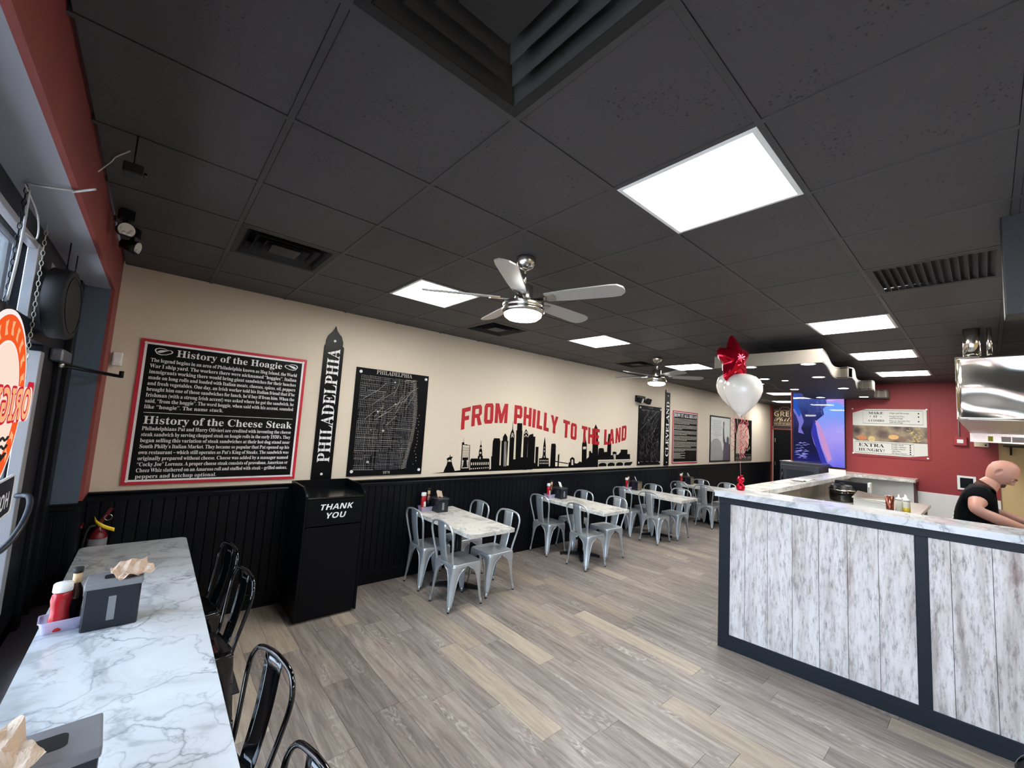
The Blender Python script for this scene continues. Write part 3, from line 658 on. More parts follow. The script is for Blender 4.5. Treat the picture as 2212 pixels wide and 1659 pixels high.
tag(MB().tube(smooth_path([(-0.455, 2.36, 2.69), (-0.40, 2.32, 2.682), (-0.33, 2.30, 2.69), (-0.325, 2.31, 2.69), (-0.26, 2.24, 2.70)]), 0.0045, 6).tube(smooth_path([(-0.46, 2.38, 2.69), (-0.44, 2.52, 2.62), (-0.45, 2.62, 2.55), (-0.46, 2.45, 2.53)]), 0.003, 6).build('cable', m_cable), 'white cable strung along the soffit to the window', 'cable')
tag(MB().tube(smooth_path([(-0.305, 2.62, 2.92), (-0.27, 2.63, 2.99), (-0.25, 2.55, 2.985), (-0.2, 2.45, 2.99)]), 0.003, 6).build('wire', m_cable), 'thin white wire looping up to the ceiling by the fascia', 'wire')
# ------------------------------------------------------------ wall mural outlines (metres along the wall, height)
SKY=[[(2.918,1.205),(2.923,1.227),(2.945,1.276),(2.955,1.292),(2.965,1.338),(3.033,1.337),(3.049,1.29),(3.059,1.274),(3.09,1.216),(3.091,1.203)],[(2.95,1.359),(2.954,1.38),(2.972,1.391),(2.994,1.399),(2.995,1.424),(3.003,1.424),(3.009,1.399),(3.031,1.406),(3.043,1.394),(3.024,1.373),(3.031,1.348),(3.024,1.338),(3.014,1.362),(2.982,1.361),(2.97,1.338),(2.962,1.339),(2.965,1.363)],[(3.174,1.593),(3.211,1.593),(3.212,1.567),(3.188,1.565),(3.192,1.219),(3.177,1.219)],[(3.198,1.654),(3.2,1.654),(3.202,1.592),(3.196,1.592)],[(3.188,1.567),(3.264,1.566),(3.264,1.559),(3.309,1.557),(3.309,1.549),(3.189,1.557)],[(3.3,1.555),(3.309,1.555),(3.321,1.222),(3.31,1.222)],[(3.198,1.389),(3.292,1.39),(3.293,1.355),(3.198,1.352)],[(3.22,1.356),(3.268,1.355),(3.279,1.285),(3.297,1.261),(3.199,1.254),(3.215,1.283)],[(3.184,1.245),(3.32,1.247),(3.322,1.219),(3.183,1.219)],[(3.335,1.218),(3.327,1.353),(3.341,1.376),(3.453,1.375),(3.454,1.412),(3.468,1.412),(3.467,1.482),(3.476,1.503),(3.478,1.533),(3.471,1.543),(3.489,1.563),(3.486,1.628),(3.49,1.628),(3.498,1.564),(3.515,1.543),(3.509,1.533),(3.512,1.503),(3.522,1.482),(3.528,1.411),(3.539,1.411),(3.542,1.374),(3.651,1.373),(3.663,1.349),(3.669,1.213)],[(3.702,1.211),(3.688,1.404),(3.703,1.403),(3.701,1.611),(3.712,1.639),(3.72,1.66),(3.824,1.661),(3.83,1.641),(3.843,1.613),(3.848,1.263),(3.853,1.207)],[(3.878,1.206),(3.862,1.626),(3.882,1.628),(3.884,1.681),(3.924,1.737),(3.97,1.683),(3.974,1.628),(3.991,1.624),(3.989,1.26),(3.994,1.203)],[(4.03,1.202),(4.016,1.702),(4.033,1.753),(4.056,1.801),(4.056,1.921),(4.059,1.921),(4.071,1.801),(4.093,1.755),(4.109,1.705),(4.112,1.35),(4.124,1.199)],[(4.16,1.198),(4.137,1.784),(4.152,1.79),(4.148,1.894),(4.25,1.897),(4.254,1.79),(4.264,1.775),(4.261,1.381),(4.276,1.195)],[(4.309,1.194),(4.295,1.728),(4.304,1.761),(4.336,1.815),(4.376,1.764),(4.391,1.727),(4.389,1.38),(4.404,1.191)],[(2.739,1.194),(2.922,1.206),(3.09,1.216),(3.178,1.223),(3.322,1.222),(3.673,1.217),(3.847,1.273),(3.884,1.272),(4.025,1.267),(4.113,1.356),(4.147,1.356),(4.264,1.385),(4.505,1.387),(4.52,1.195)],[(4.398,1.204),(4.391,1.684),(4.416,1.727),(4.494,1.747),(4.502,1.702),(4.546,1.702),(4.549,1.301),(4.556,1.203)],[(4.574,1.204),(4.565,1.544),(4.629,1.544),(4.63,1.242),(4.633,1.203)],[(4.658,1.202),(4.652,1.362),(4.72,1.371),(4.733,1.414),(4.733,1.565),(4.753,1.692),(4.759,1.693),(4.789,1.565),(4.797,1.414),(4.812,1.37),(4.871,1.364),(4.89,1.2)],[(4.911,1.199),(4.914,1.584),(4.928,1.598),(5.009,1.599),(5.027,1.568),(5.033,1.23),(5.036,1.202)],[(5.088,1.229),(5.086,1.417),(5.122,1.433),(5.119,1.228)],[(5.026,1.322),(5.143,1.303),(5.347,1.279),(5.349,1.262),(5.144,1.287),(5.028,1.303)],[(5.356,1.215),(5.363,1.294),(5.393,1.289),(5.391,1.35),(5.451,1.381),(5.511,1.351),(5.519,1.274),(5.587,1.266),(5.651,1.302),(5.689,1.29),(5.703,1.288),(5.708,1.206)],[(5.706,1.204),(5.692,1.583),(5.703,1.627),(5.729,1.679),(5.759,1.803),(5.777,1.751),(5.791,1.672),(5.811,1.628),(5.825,1.586),(5.837,1.203)],[(5.837,1.201),(5.834,1.339),(5.895,1.378),(5.894,1.479),(5.944,1.481),(5.961,1.448),(5.989,1.448),(5.986,1.595),(6.01,1.887),(6.056,1.961),(6.112,1.891),(6.15,1.597),(6.172,1.195)],[(6.154,1.322),(6.16,1.362),(6.17,1.516),(6.193,1.534),(6.302,1.533),(6.326,1.516),(6.337,1.461),(6.429,1.466),(6.432,1.656),(6.45,1.801),(6.498,1.802),(6.549,1.602),(6.552,1.405),(6.606,1.405),(6.602,1.466),(6.658,1.472),(6.725,1.461),(6.732,1.409),(6.784,1.413),(6.864,1.466),(6.861,1.509),(7.091,1.51),(7.096,1.422),(7.183,1.422),(7.193,1.323)],[(6.186,1.201),(6.189,1.243),(6.23,1.26),(6.297,1.266),(6.373,1.263),(6.425,1.242),(6.422,1.201)],[(6.459,1.2),(6.462,1.244),(6.523,1.266),(6.615,1.266),(6.684,1.246),(6.684,1.201)],[(6.724,1.201),(6.726,1.245),(6.794,1.266),(6.893,1.266),(6.958,1.247),(6.954,1.201)],[(6.995,1.2),(6.996,1.246),(7.046,1.265),(7.184,1.266),(7.276,1.273),(7.274,1.245),(7.209,1.2)],[(4.4,1.203),(4.416,1.263),(4.551,1.301),(4.635,1.242),(4.909,1.235),(5.033,1.233),(5.349,1.221),(5.707,1.221),(6.17,1.213),(6.163,1.193)],[(3.188,1.531),(3.302,1.529),(3.302,1.526),(3.189,1.527)],[(3.189,1.517),(3.302,1.516),(3.303,1.512),(3.189,1.514)],[(3.189,1.503),(3.303,1.503),(3.303,1.499),(3.189,1.5)],[(3.189,1.49),(3.303,1.489),(3.304,1.486),(3.189,1.486)],[(3.189,1.476),(3.304,1.476),(3.304,1.473),(3.19,1.473)],[(3.19,1.462),(3.304,1.463),(3.305,1.46),(3.19,1.459)],[(3.19,1.449),(3.305,1.45),(3.305,1.446),(3.19,1.445)],[(3.19,1.435),(3.305,1.437),(3.306,1.433),(3.19,1.432)],[(3.19,1.421),(3.306,1.423),(3.306,1.42),(3.191,1.418)],[(3.191,1.408),(3.306,1.41),(3.307,1.407),(3.191,1.404)],[(3.191,1.394),(3.307,1.397),(3.307,1.394),(3.191,1.391)],[(3.187,1.329),(3.214,1.329),(3.213,1.325),(3.188,1.325)],[(3.189,1.314),(3.215,1.313),(3.214,1.309),(3.189,1.31)],[(3.19,1.298),(3.217,1.297),(3.216,1.294),(3.19,1.294)],[(3.191,1.282),(3.218,1.282),(3.217,1.278),(3.192,1.279)],[(3.193,1.267),(3.22,1.266),(3.218,1.262),(3.193,1.263)],[(3.275,1.328),(3.306,1.327),(3.306,1.323),(3.275,1.324)],[(3.276,1.313),(3.307,1.313),(3.307,1.309),(3.276,1.309)],[(3.277,1.299),(3.308,1.298),(3.308,1.294),(3.278,1.295)],[(3.279,1.284),(3.309,1.284),(3.31,1.28),(3.279,1.281)],[(3.28,1.27),(3.311,1.269),(3.311,1.265),(3.28,1.266)]]
SKY_HOLES=[[(3.346,1.286),(3.346,1.321),(3.362,1.321),(3.362,1.286)],[(3.381,1.286),(3.381,1.321),(3.397,1.321),(3.397,1.286)],[(3.416,1.286),(3.416,1.321),(3.433,1.321),(3.432,1.286)],[(3.451,1.285),(3.451,1.322),(3.468,1.321),(3.468,1.286)],[(3.487,1.285),(3.487,1.322),(3.504,1.321),(3.504,1.286)],[(3.523,1.285),(3.523,1.322),(3.54,1.321),(3.54,1.286)],[(3.559,1.285),(3.56,1.322),(3.577,1.322),(3.576,1.286)],[(3.596,1.285),(3.596,1.322),(3.614,1.322),(3.613,1.286)],[(3.633,1.285),(3.633,1.322),(3.651,1.322),(3.65,1.285)],[(3.345,1.228),(3.345,1.245),(3.362,1.244),(3.361,1.229)],[(3.38,1.229),(3.38,1.246),(3.397,1.246),(3.397,1.23)],[(3.416,1.23),(3.416,1.247),(3.432,1.247),(3.432,1.231)],[(3.451,1.231),(3.451,1.248),(3.468,1.248),(3.468,1.232)],[(3.487,1.232),(3.487,1.249),(3.504,1.249),(3.504,1.233)],[(3.524,1.233),(3.524,1.25),(3.541,1.25),(3.541,1.234)],[(3.56,1.234),(3.56,1.252),(3.578,1.251),(3.577,1.235)],[(3.597,1.235),(3.597,1.253),(3.615,1.252),(3.614,1.236)],[(3.634,1.236),(3.635,1.254),(3.652,1.253),(3.652,1.237)],[(3.508,1.451),(3.506,1.443),(3.499,1.438),(3.489,1.438),(3.481,1.443),(3.478,1.451),(3.48,1.459),(3.487,1.464),(3.497,1.464),(3.505,1.459)],[(3.486,1.365),(3.485,1.395),(3.502,1.395),(3.503,1.364)],[(3.485,1.509),(3.485,1.53),(3.502,1.53),(3.502,1.509)],[(4.041,1.724),(4.062,1.748),(4.087,1.726),(4.084,1.718),(4.063,1.738),(4.045,1.717)],[(4.038,1.701),(4.062,1.727),(4.089,1.703),(4.086,1.695),(4.063,1.716),(4.043,1.693)],[(4.038,1.682),(4.063,1.71),(4.093,1.683),(4.09,1.674),(4.064,1.698),(4.042,1.673)],[(4.307,1.748),(4.338,1.783),(4.376,1.75),(4.372,1.74),(4.34,1.768),(4.312,1.738)],[(4.308,1.696),(4.34,1.73),(4.377,1.698),(4.373,1.687),(4.341,1.716),(4.313,1.686)],[(5.721,1.512),(5.722,1.555),(5.805,1.556),(5.804,1.512)],[(5.435,1.244),(5.433,1.335),(5.47,1.334),(5.48,1.243)],[(4.757,1.375),(4.757,1.402),(4.773,1.402),(4.773,1.375)],[(4.752,1.466),(4.753,1.49),(4.769,1.49),(4.769,1.466)],[(4.754,1.521),(4.754,1.541),(4.767,1.541),(4.767,1.521)],[(4.669,1.321),(4.669,1.338),(4.687,1.338),(4.687,1.32)],[(4.672,1.278),(4.673,1.296),(4.691,1.295),(4.69,1.278)],[(4.702,1.32),(4.703,1.337),(4.721,1.337),(4.72,1.32)],[(4.706,1.278),(4.707,1.295),(4.725,1.295),(4.724,1.277)],[(4.736,1.32),(4.737,1.337),(4.755,1.337),(4.754,1.319)],[(4.74,1.277),(4.74,1.294),(4.759,1.294),(4.758,1.277)],[(4.77,1.319),(4.771,1.337),(4.79,1.336),(4.789,1.319)],[(4.774,1.276),(4.775,1.294),(4.793,1.293),(4.792,1.276)],[(4.805,1.319),(4.806,1.336),(4.824,1.336),(4.823,1.318)],[(4.808,1.276),(4.809,1.293),(4.827,1.293),(4.827,1.275)],[(4.839,1.318),(4.84,1.336),(4.859,1.335),(4.858,1.318)],[(4.843,1.275),(4.844,1.293),(4.862,1.292),(4.861,1.275)]]
SKY_GREY=[[(3.931,1.257),(3.914,1.609),(3.921,1.609),(3.941,1.257)],[(3.95,1.257),(3.929,1.622),(3.937,1.622),(3.959,1.257)],[(3.969,1.256),(3.947,1.609),(3.955,1.609),(3.978,1.256)],[(6.177,1.267),(6.179,1.303),(7.182,1.304),(7.183,1.284),(7.062,1.271),(6.969,1.258),(6.893,1.271),(6.793,1.271),(6.705,1.251),(6.615,1.271),(6.528,1.27),(6.443,1.251),(6.373,1.268),(6.244,1.269)],[(6.652,1.325),(6.621,1.419),(6.705,1.423),(6.705,1.324)]]
MURAL=[('F',[(3.137,1.758),(3.134,2.044),(3.274,2.082),(3.281,1.788)]),('R',[(3.304,1.809),(3.301,2.095),(3.465,2.125),(3.481,1.842)]),('O',[(3.516,1.857),(3.511,2.142),(3.673,2.158),(3.681,1.868)]),('M',[(3.708,1.876),(3.707,2.161),(3.946,2.169),(3.945,1.885)]),('P',[(4.075,1.882),(4.075,2.165),(4.235,2.156),(4.245,1.863)]),('H',[(4.27,1.872),(4.268,2.155),(4.433,2.14),(4.435,1.852)]),('I',[(4.461,1.845),(4.463,2.131),(4.525,2.123),(4.522,1.837)]),('L',[(4.557,1.833),(4.561,2.116),(4.68,2.097),(4.68,1.814)]),('L',[(4.712,1.807),(4.715,2.094),(4.835,2.074),(4.834,1.787)]),('Y',[(4.873,1.776),(4.869,2.062),(5.051,2.036),(5.051,1.753)]),('T',[(5.178,1.71),(5.177,2.004),(5.342,1.977),(5.34,1.691)]),('O',[(5.377,1.685),(5.375,1.962),(5.529,1.938),(5.533,1.663)]),('T',[(5.661,1.639),(5.666,1.921),(5.823,1.901),(5.822,1.615)]),('H',[(5.854,1.609),(5.847,1.899),(6.01,1.878),(6.015,1.6)]),('E',[(6.033,1.596),(6.024,1.883),(6.177,1.873),(6.177,1.593)]),('L',[(6.316,1.592),(6.317,1.876),(6.451,1.882),(6.454,1.599)]),('A',[(6.47,1.602),(6.472,1.884),(6.626,1.898),(6.634,1.619)]),('N',[(6.676,1.624),(6.678,1.912),(6.834,1.937),(6.832,1.651)]),('D',[(6.871,1.668),(6.874,1.958),(7.031,1.987),(7.027,1.695)])]
# ------------------------------------------------------------ signs on the long wall
def poster(name, lb, cat, x0, x1, z0, z1, m, th=0.012, fn=onwall):
    t = thing(name, lb, cat, fn((x0+x1)/2, z0, 0))
    o = MB().prism(rect(x0, x1, z0, z1), fn, 0.0005, th).build('board', m); o.parent = t; o.matrix_parent_inverse = Matrix.Translation(-Vector(t.location))
    return t
def part(t, name, mb, m):
    o = mb.build(name, m); o.parent = t; o.matrix_parent_inverse = Matrix.Translation(-Vector(t.location)); return o
def screws(t, pts, d, r=0.016, fn=onwall):
    for u, v in pts:
        mb = MB()
        mb.prism(ell(u, v, r, r, 14), fn, d, d+0.008)
        part(t, 'screw_cap', mb, m_white)
D = 0.0125
t = poster('history_poster', 'red-bordered black poster about the hoagie and the cheese steak', 'poster', -0.136, 1.152, 1.196, 2.414, m_pred)
part(t, 'border', MB().prism(rect(-0.110, 1.126, 1.222, 2.388), onwall, 0.012, D), m_pwhite)
part(t, 'field', MB().prism(rect(-0.093, 1.109, 1.238, 2.371), onwall, D, D+0.0006), m_pboard)
tx = MB(); dd = D+0.0012
fit_text(tx, 'History of the Hoagie', 'serif', 0.103, 0.93, 2.288, onwall, dd, 0.088)
rows = ['The legend begins in an area of Philadelphia known as Hog Island, the World', 'War I ship yard. The workers there were nicknamed “hoggies”. Italian',
 'immigrants working there would bring giant sandwiches for their lunches', 'made on long rolls and loaded with Italian meats, cheeses, spices, oil, peppers',
 'and fresh vegetables. One day, an Irish worker told his Italian friend that if he', 'brought him one of those sandwiches for lunch, he’d buy if from him. When the',
 'Irishman (with a strong Irish accent) was asked where he got the sandwich, he', 'said, “from the hoggie”. The word hoggie, when said with his accent, sounded']
for i, r in enumerate(rows): justify(tx, r, 'serif', -0.06, 1.072, 2.225-i*0.0495, onwall, dd, 0.046)
put_text(tx, 'like “hoagie”. The name stuck.', 'serif', -0.06, 2.225-8*0.0495, onwall, dd, 0.046, sx=0.92)
tx.prism(rect(-0.058, 1.076, 1.793, 1.797), onwall, dd, dd)
fit_text(tx, 'History of the Cheese Steak', 'serif', -0.053, 1.072, 1.701, onwall, dd, 0.096)
rows = ['Philadelphians Pat and Harry Olivieri are credited with inventing the cheese', 'steak sandwich by serving chopped steak on hoagie rolls in the early 1930’s. They',
 'began selling this variation of steak sandwiches at their hot dog stand near', 'South Philly’s Italian Market. They became so popular that Pat opened up his',
 'own restaurant – which still operates as Pat’s King of Steaks. The sandwich was', 'originally prepared without cheese. Cheese was added by a manager named',
 '“Cocky Joe” Lorenza. A proper cheese steak consists of provolone, American or', 'Cheez Whiz slathered on an Amaroso roll and stuffed with steak – grilled onions,']
for i, r in enumerate(rows): justify(tx, r, 'serif', -0.054, 1.074, 1.647-i*0.0497, onwall, dd, 0.046)
put_text(tx, 'peppers and ketchup optional.', 'serif', -0.054, 1.647-8*0.0497, onwall, dd, 0.046, sx=0.92)
part(t, 'lettering', tx, m_pwhite)
for cx in (0.018, 1.010):
    k = 1 if cx < 0.5 else -1
    o = [(cx+k*x*0.062, 2.32+z*0.036) for x, z in ((-1, 0.1), (-0.9, 0.55), (-0.5, 0.8), (0, 0.75), (0.35, 0.5), (0.8, 0.45), (1, 0.1), (0.85, -0.3), (0.3, -0.75), (-0.3, -0.9), (-0.75, -0.65))]
    c0 = (cx, 2.32); inn = [(c0[0]+(a-c0[0])*0.86, c0[1]+(b-c0[1])*0.82) for a, b in o]
    e = part(t, 'sandwich_emblem', MB().prism(o, onwall, dd, dd), m_pwhite); e2 = part(t, 'sandwich_emblem', MB().prism(inn, onwall, dd+.0004, dd+.0004), m_pboard)
    part(t, 'sandwich_emblem', MB().prism([(cx+k*x*0.062, 2.32+z*0.036) for x, z in ((-0.7, -0.1), (-0.4, 0.25), (0.1, 0.35), (0.5, 0.3), (0.2, 0.1), (-0.1, -0.2), (-0.4, -0.4), (-0.65, -0.35))], onwall, dd+.0008, dd+.0008), m_pwhite)
screws(t, [(-0.102, 1.230), (1.118, 1.230), (-0.102, 2.380), (1.118, 2.380)], D, 0.011)

def tower(name, lb, pts, word, u0, v0, v1, hh, caps):
    x0 = min(p[0] for p in pts); x1 = max(p[0] for p in pts)
    t = thing(name, lb, 'sign', onwall((x0+x1)/2, min(p[1] for p in pts), 0))
    part(t, 'board', MB().prism(pts, onwall, 0.0005, 0.012), m_pboard)
    mb = MB(); fn = lambda u, v, d: onwall(u0-v, u, d)
    fit_text(mb, word, 'serif', v0, v1, 0, fn, 0.0126, hh)
    part(t, 'lettering', mb, m_pwhite)
    bars = MB(); L = v1-v0
    for q in (0.28, 0.52): bars.prism(rect(u0-hh*q*1.0-0.004, u0-hh*q*1.0, v0, v1), onwall, 0.013, 0.013)
    part(t, 'stencil_gap', bars, m_pboard)
    screws(t, caps, 0.012, 0.013); return t
tower('tower_sign', 'tall black tower-shaped sign reading PHILADELPHIA', [(1.308, 1.17), (1.512, 1.17), (1.512, 2.60), (1.497, 2.615), (1.497, 2.66), (1.475, 2.72), (1.45, 2.745), (1.425, 2.775), (1.408, 2.825), (1.39, 2.775), (1.365, 2.745), (1.335, 2.71), (1.32, 2.66), (1.32, 2.615), (1.308, 2.60)],
      'PHILADELPHIA', 1.474, 1.355, 2.576, 0.182, [(1.408, 1.235), (1.408, 2.66)])
tower('tower_sign', 'tall narrow black sign reading CLEVELAND', [(8.485, 1.17), (8.69, 1.17), (8.69, 2.77), (8.52, 2.775), (8.515, 2.83), (8.495, 2.83), (8.485, 2.775)],
      'CLEVELAND', 8.658, 1.357, 2.58, 0.182, [(8.59, 1.24), (8.59, 2.70)])

def street_map(name, lb, x0, x1, title, year, dense, seed):
    t = poster(name, lb, 'map poster', x0, x1, 1.196, 2.416, m_pboard); r = random.Random(seed)
    a0, a1, b0, b1 = x0+0.06, x1-0.075, 1.268, 2.335; g1, g2 = MB(), MB()
    river = lambda v: a1-(0.16-0.10*math.sin((v-b0)/(b1-b0)*2.6)) if dense else a1+1
    def seg(mb, p, q, w):
        d = Vector((q[0]-p[0], q[1]-p[1])); n_ = Vector((-d.y, d.x)).normalized()*w/2
        mb.add([onwall(p[0]+n_.x, p[1]+n_.y, D), onwall(q[0]+n_.x, q[1]+n_.y, D), onwall(q[0]-n_.x, q[1]-n_.y, D), onwall(p[0]-n_.x, p[1]-n_.y, D)], [(0, 1, 2, 3)])
    if dense:
        for k in range(46):
            v = b0+(b1-b0)*k/45+r.uniform(-.004, .004); u = a0
            while u < river(v)-0.03:
                L = r.uniform(0.06, 0.3); e = min(u+L, river(v)-0.01)
                if r.random() < 0.86: seg(g1 if r.random() < .8 else g2, (u, v), (e, v-0.004), r.choice((0.002, 0.003, 0.004)))
                u = e+r.choice((0, 0.01, 0.02))
        for k in range(40):
            u = a0+(a1-a0)*k/39; v = b0
            while v < b1:
                e = min(v+r.uniform(0.06, 0.3), b1)
                if r.random() < 0.86 and u < river((v+e)/2): seg(g1 if r.random() < .85 else g2, (u, v), (u+0.003, e), r.choice((0.002, 0.003)))
                v = e+r.choice((0, 0.012))
        for k in range(60): v = b0+(b1-b0)*k/59; seg(g2, (river(v)-0.035-0.01*r.random(), v), (river(v)+0.01, v+0.012), 0.004)
        for k in range(22):
            u, v, a = r.uniform(a0, a1-.2), r.uniform(b0+.5, b1), r.uniform(0.4, 1.2); seg(g2, (u, v), (min(u+.18*math.cos(a), a1), min(v+.18*math.sin(a), b1)), 0.003)
        for u, v, s in ((a0+.40, 2.28, .018), (a0+.43, 2.02, .018), (a0+.22, 1.92, .02), (a0+.30, 1.70, .024), (a0+.15, 1.34, .024), (a0+.40, 2.22, .01), (a0+.16, 1.71, .01)): g2.prism(rect(u, u+s*1.2, v, v+s), onwall, D+.0004, D+.0004)
        for k in range(16): g2.prism(ell(a1-.01-0.04*r.random(), b0+.05+k*.04, .005, .006, 6), onwall, D+.0004, D+.0004)
    else:
        for k in range(170):
            u, v = r.uniform(a0, a1), r.uniform(b0, b1)
            a = r.gauss(0.95, 0.25) if v > 1.85 else r.uniform(0.3, 2.6); L = r.uniform(.04, .2)
            if u < a1-(v-1.5)*0.1: seg(g1, (u, v), (min(u+L*math.cos(a), a1), min(v+L*math.sin(a), b1)), 0.003)
        p = (a0, 1.9)
        for k in range(12):
            q = (p[0]+0.055, p[1]+0.036); seg(g2, p, q, 0.006); p = q
        for u, v in ((a0+.30, 2.13), (a0+.42, 2.17), (a0+.55, 1.9), (a0+.70, 1.68)): g2.prism(ell(u, v, .018, .014, 8), onwall, D+.0004, D+.0004)
        for k in range(4):
            for v in (2.325, 1.27): seg(g2, (a0+.05+k*.2, v), (a0+.15+k*.2, v-0.002), .008)
    tag(part(t, 'street_lines', g1, m_pgrey), kind='stuff'); tag(part(t, 'landmarks', g2, m_vinylgrey if dense else m_pgrey), kind='stuff')
    tx = MB()
    put_text(tx, title, 'serif', (x0+x1)/2, 2.363 if dense else 2.37, onwall, D+.0005, 0.068 if dense else 0.036, align='C', sx=0.88)
    part(t, 'lettering', tx, m_vinylgrey if dense else m_pgrey)
    if year: tx = MB(); put_text(tx, year, 'serif', (x0+x1)/2, 1.216, onwall, D+.0005, 0.04, align='C'); part(t, 'lettering', tx, m_vinylgrey)
    screws(t, [(x0+.05, 1.25), (x1-.04, 1.25), (x0+.05, 2.37), (x1-.04, 2.37)], 0.012, 0.017)
street_map('map_poster', 'black street map of Philadelphia with fine grey lines', 1.671, 2.588, 'PHILADELPHIA', '1876', True, 5)
street_map('map_poster', 'black street map left of the Cleveland sign, under the emergency light', 7.435, 8.325, 'CLEVELAND', None, False, 8)

# skyline and slogan
t = thing('skyline_decal', 'black vinyl skyline silhouette on the beige wall above the tables', 'wall decal', onwall(5.0, 1.19, 0))
mb = MB()
for k_, pl_ in enumerate(SKY): mb.prism(pl_, onwall, 0.0004, 0.0012+k_*.000015)
part(t, 'silhouette', mb, m_vinylblk)
mb = MB()
for pl_ in SKY_HOLES: mb.prism(pl_, onwall, 0.0021, 0.0026)
part(t, 'cutouts', mb, m_beige)
mb = MB()
for pl_ in SKY_GREY: part(t, 'shading', MB().prism(pl_, onwall, 0.0021, 0.0027), m_vinylgrey)
c = 0.14
BL = {  # block capitals on the unit square, list of filled polygons
 'F': [[(0, 0), (.38, 0), (.38, .40), (.86, .40), (.86, .60), (.38, .60), (.38, .80), (1, .80), (1, 1), (0, 1)]],
 'R': [[(0, 0), (.32, 0), (.32, .38), (.48, .38), (.64, 0), (1, 0), (.78, .43), (1, .55), (1, .88), (.86, 1), (0, 1)]],
 'O': [[(0, c), (.14, 0), (.86, 0), (1, c), (1, 1-c), (.86, 1), (.14, 1), (0, 1-c)]],
 'M': [[(0, 0), (.24, 0), (.24, .55), (.40, 0), (.60, 0), (.76, .55), (.76, 0), (1, 0), (1, 1), (.72, 1), (.5, .45), (.28, 1), (0, 1)]],
 'P': [[(0, 0), (.36, 0), (.36, .34), (.84, .34), (1, .46), (1, .88), (.84, 1), (0, 1)]],
 'H': [[(0, 0), (.34, 0), (.34, .40), (.66, .40), (.66, 0), (1, 0), (1, 1), (.66, 1), (.66, .60), (.34, .60), (.34, 1), (0, 1)]],
 'I': [[(0, 0), (1, 0), (1, 1), (0, 1)]],
 'L': [[(0, 0), (1, 0), (1, .2), (.5, .2), (.5, 1), (0, 1)]],
 'Y': [[(.33, 0), (.67, 0), (.67, .42), (1, 1), (.66, 1), (.5, .66), (.34, 1), (0, 1), (.33, .42)]],
 'T': [[(.31, 0), (.69, 0), (.69, .80), (1, .80), (1, 1), (0, 1), (0, .80), (.31, .80)]],
 'E': [[(0, 0), (1, 0), (1, .2), (.4, .2), (.4, .41), (.86, .41), (.86, .60), (.4, .60), (.4, .8), (1, .8), (1, 1), (0, 1)]],
 'A': [[(0, 0), (.34, 0), (.39, .2), (.61, .2), (.66, 0), (1, 0), (.70, 1), (.30, 1)]],
 'N': [[(0, 0), (.32, 0), (.32, .55), (.66, 0), (1, 0), (1, 1), (.68, 1), (.68, .45), (.34, 1), (0, 1)]],
 'D': [[(0, 0), (.82, 0), (1, c), (1, 1-c), (.82, 1), (0, 1)]]}
CUT = {'R': rect(.32, .68, .57, .81), 'O': rect(.36, .64, .19, .81), 'P': rect(.36, .66, .53, .81), 'A': [(.43, .38), (.57, .38), (.5, .74)], 'D': rect(.36, .64, .19, .81)}
t = thing('slogan_decal', 'red arched slogan reading FROM PHILLY TO THE LAND', 'wall decal', onwall(5.0, 1.75, 0))
for ch, (lb_, lt_, rt_, rb_) in MURAL:
    def bil(u, v, d, q=(lb_, lt_, rt_, rb_)):
        a, b, c_, e = [Vector(p) for p in q]; p = (a*(1-u)+e*u)*(1-v)+(b*(1-u)+c_*u)*v
        return onwall(p.x, p.y, d)
    mb = MB()
    if ch in CUT:   # outline with a counter: bridge the hole
        o = BL[ch][0]; h = CUT[ch]
        polys = [[Vector((x, y, 0)) for x, y in o], [Vector((x, y, 0)) for x, y in reversed(h)]]
        tr = tessellate_polygon(polys); fl_ = o+list(reversed(h))
        mb.add([bil(x, y, 0.0034) for x, y in fl_], [tuple(q) for q in tr])
        n_ = len(o); mb.add([bil(x, y, dz) for dz in (0.0034, 0.0022) for x, y in o], [(i, (i+1) % n_, n_+(i+1) % n_, n_+i) for i in range(n_)])
    else: mb.prism(BL[ch][0], bil, 0.0022, 0.0034)
    part(t, 'letter', mb, m_vinylred)

# emergency light, small wall sensor
t = thing('emergency_light', 'black twin-head emergency light on the wall above the Cleveland map', 'emergency light', (7.45, YW, 2.50))
MB().cbox(-0.16, 0.16, -0.05, 0, -0.03, 0.10, 0.01).build('housing', m_iron, t)
for x, a in ((-0.09, 0.25), (0.2, 0.9)):
    R = Matrix.Translation((x, -0.09, -0.0)) @ Matrix.Rotation(a, 4, 'Z') @ Matrix.Rotation(0.3, 4, 'X')
    h = MB().cbox(-0.06, 0.06, -0.045, 0.045, -0.055, 0.055, 0.012).xform(R).build('lamp_head', m_iron, t)
    MB().box(-0.05, 0.05, -0.047, -0.045, -0.045, 0.045).xform(R).build('lens', mat('spot_lens', srgb(215, 212, 205), 0.3), h)
t = thing('wall_sensor', 'small white sensor box high on the wall corner by the window', 'sensor', (-0.262, YW, 2.16))
MB().cbox(-0.03, 0.03, -0.04, 0, 0, 0.11, 0.008).build('body', m_white, t); MB().cbox(-0.02, 0.02, -0.044, -0.04, 0.02, 0.06, 0.002).build('lens', m_paper, t)

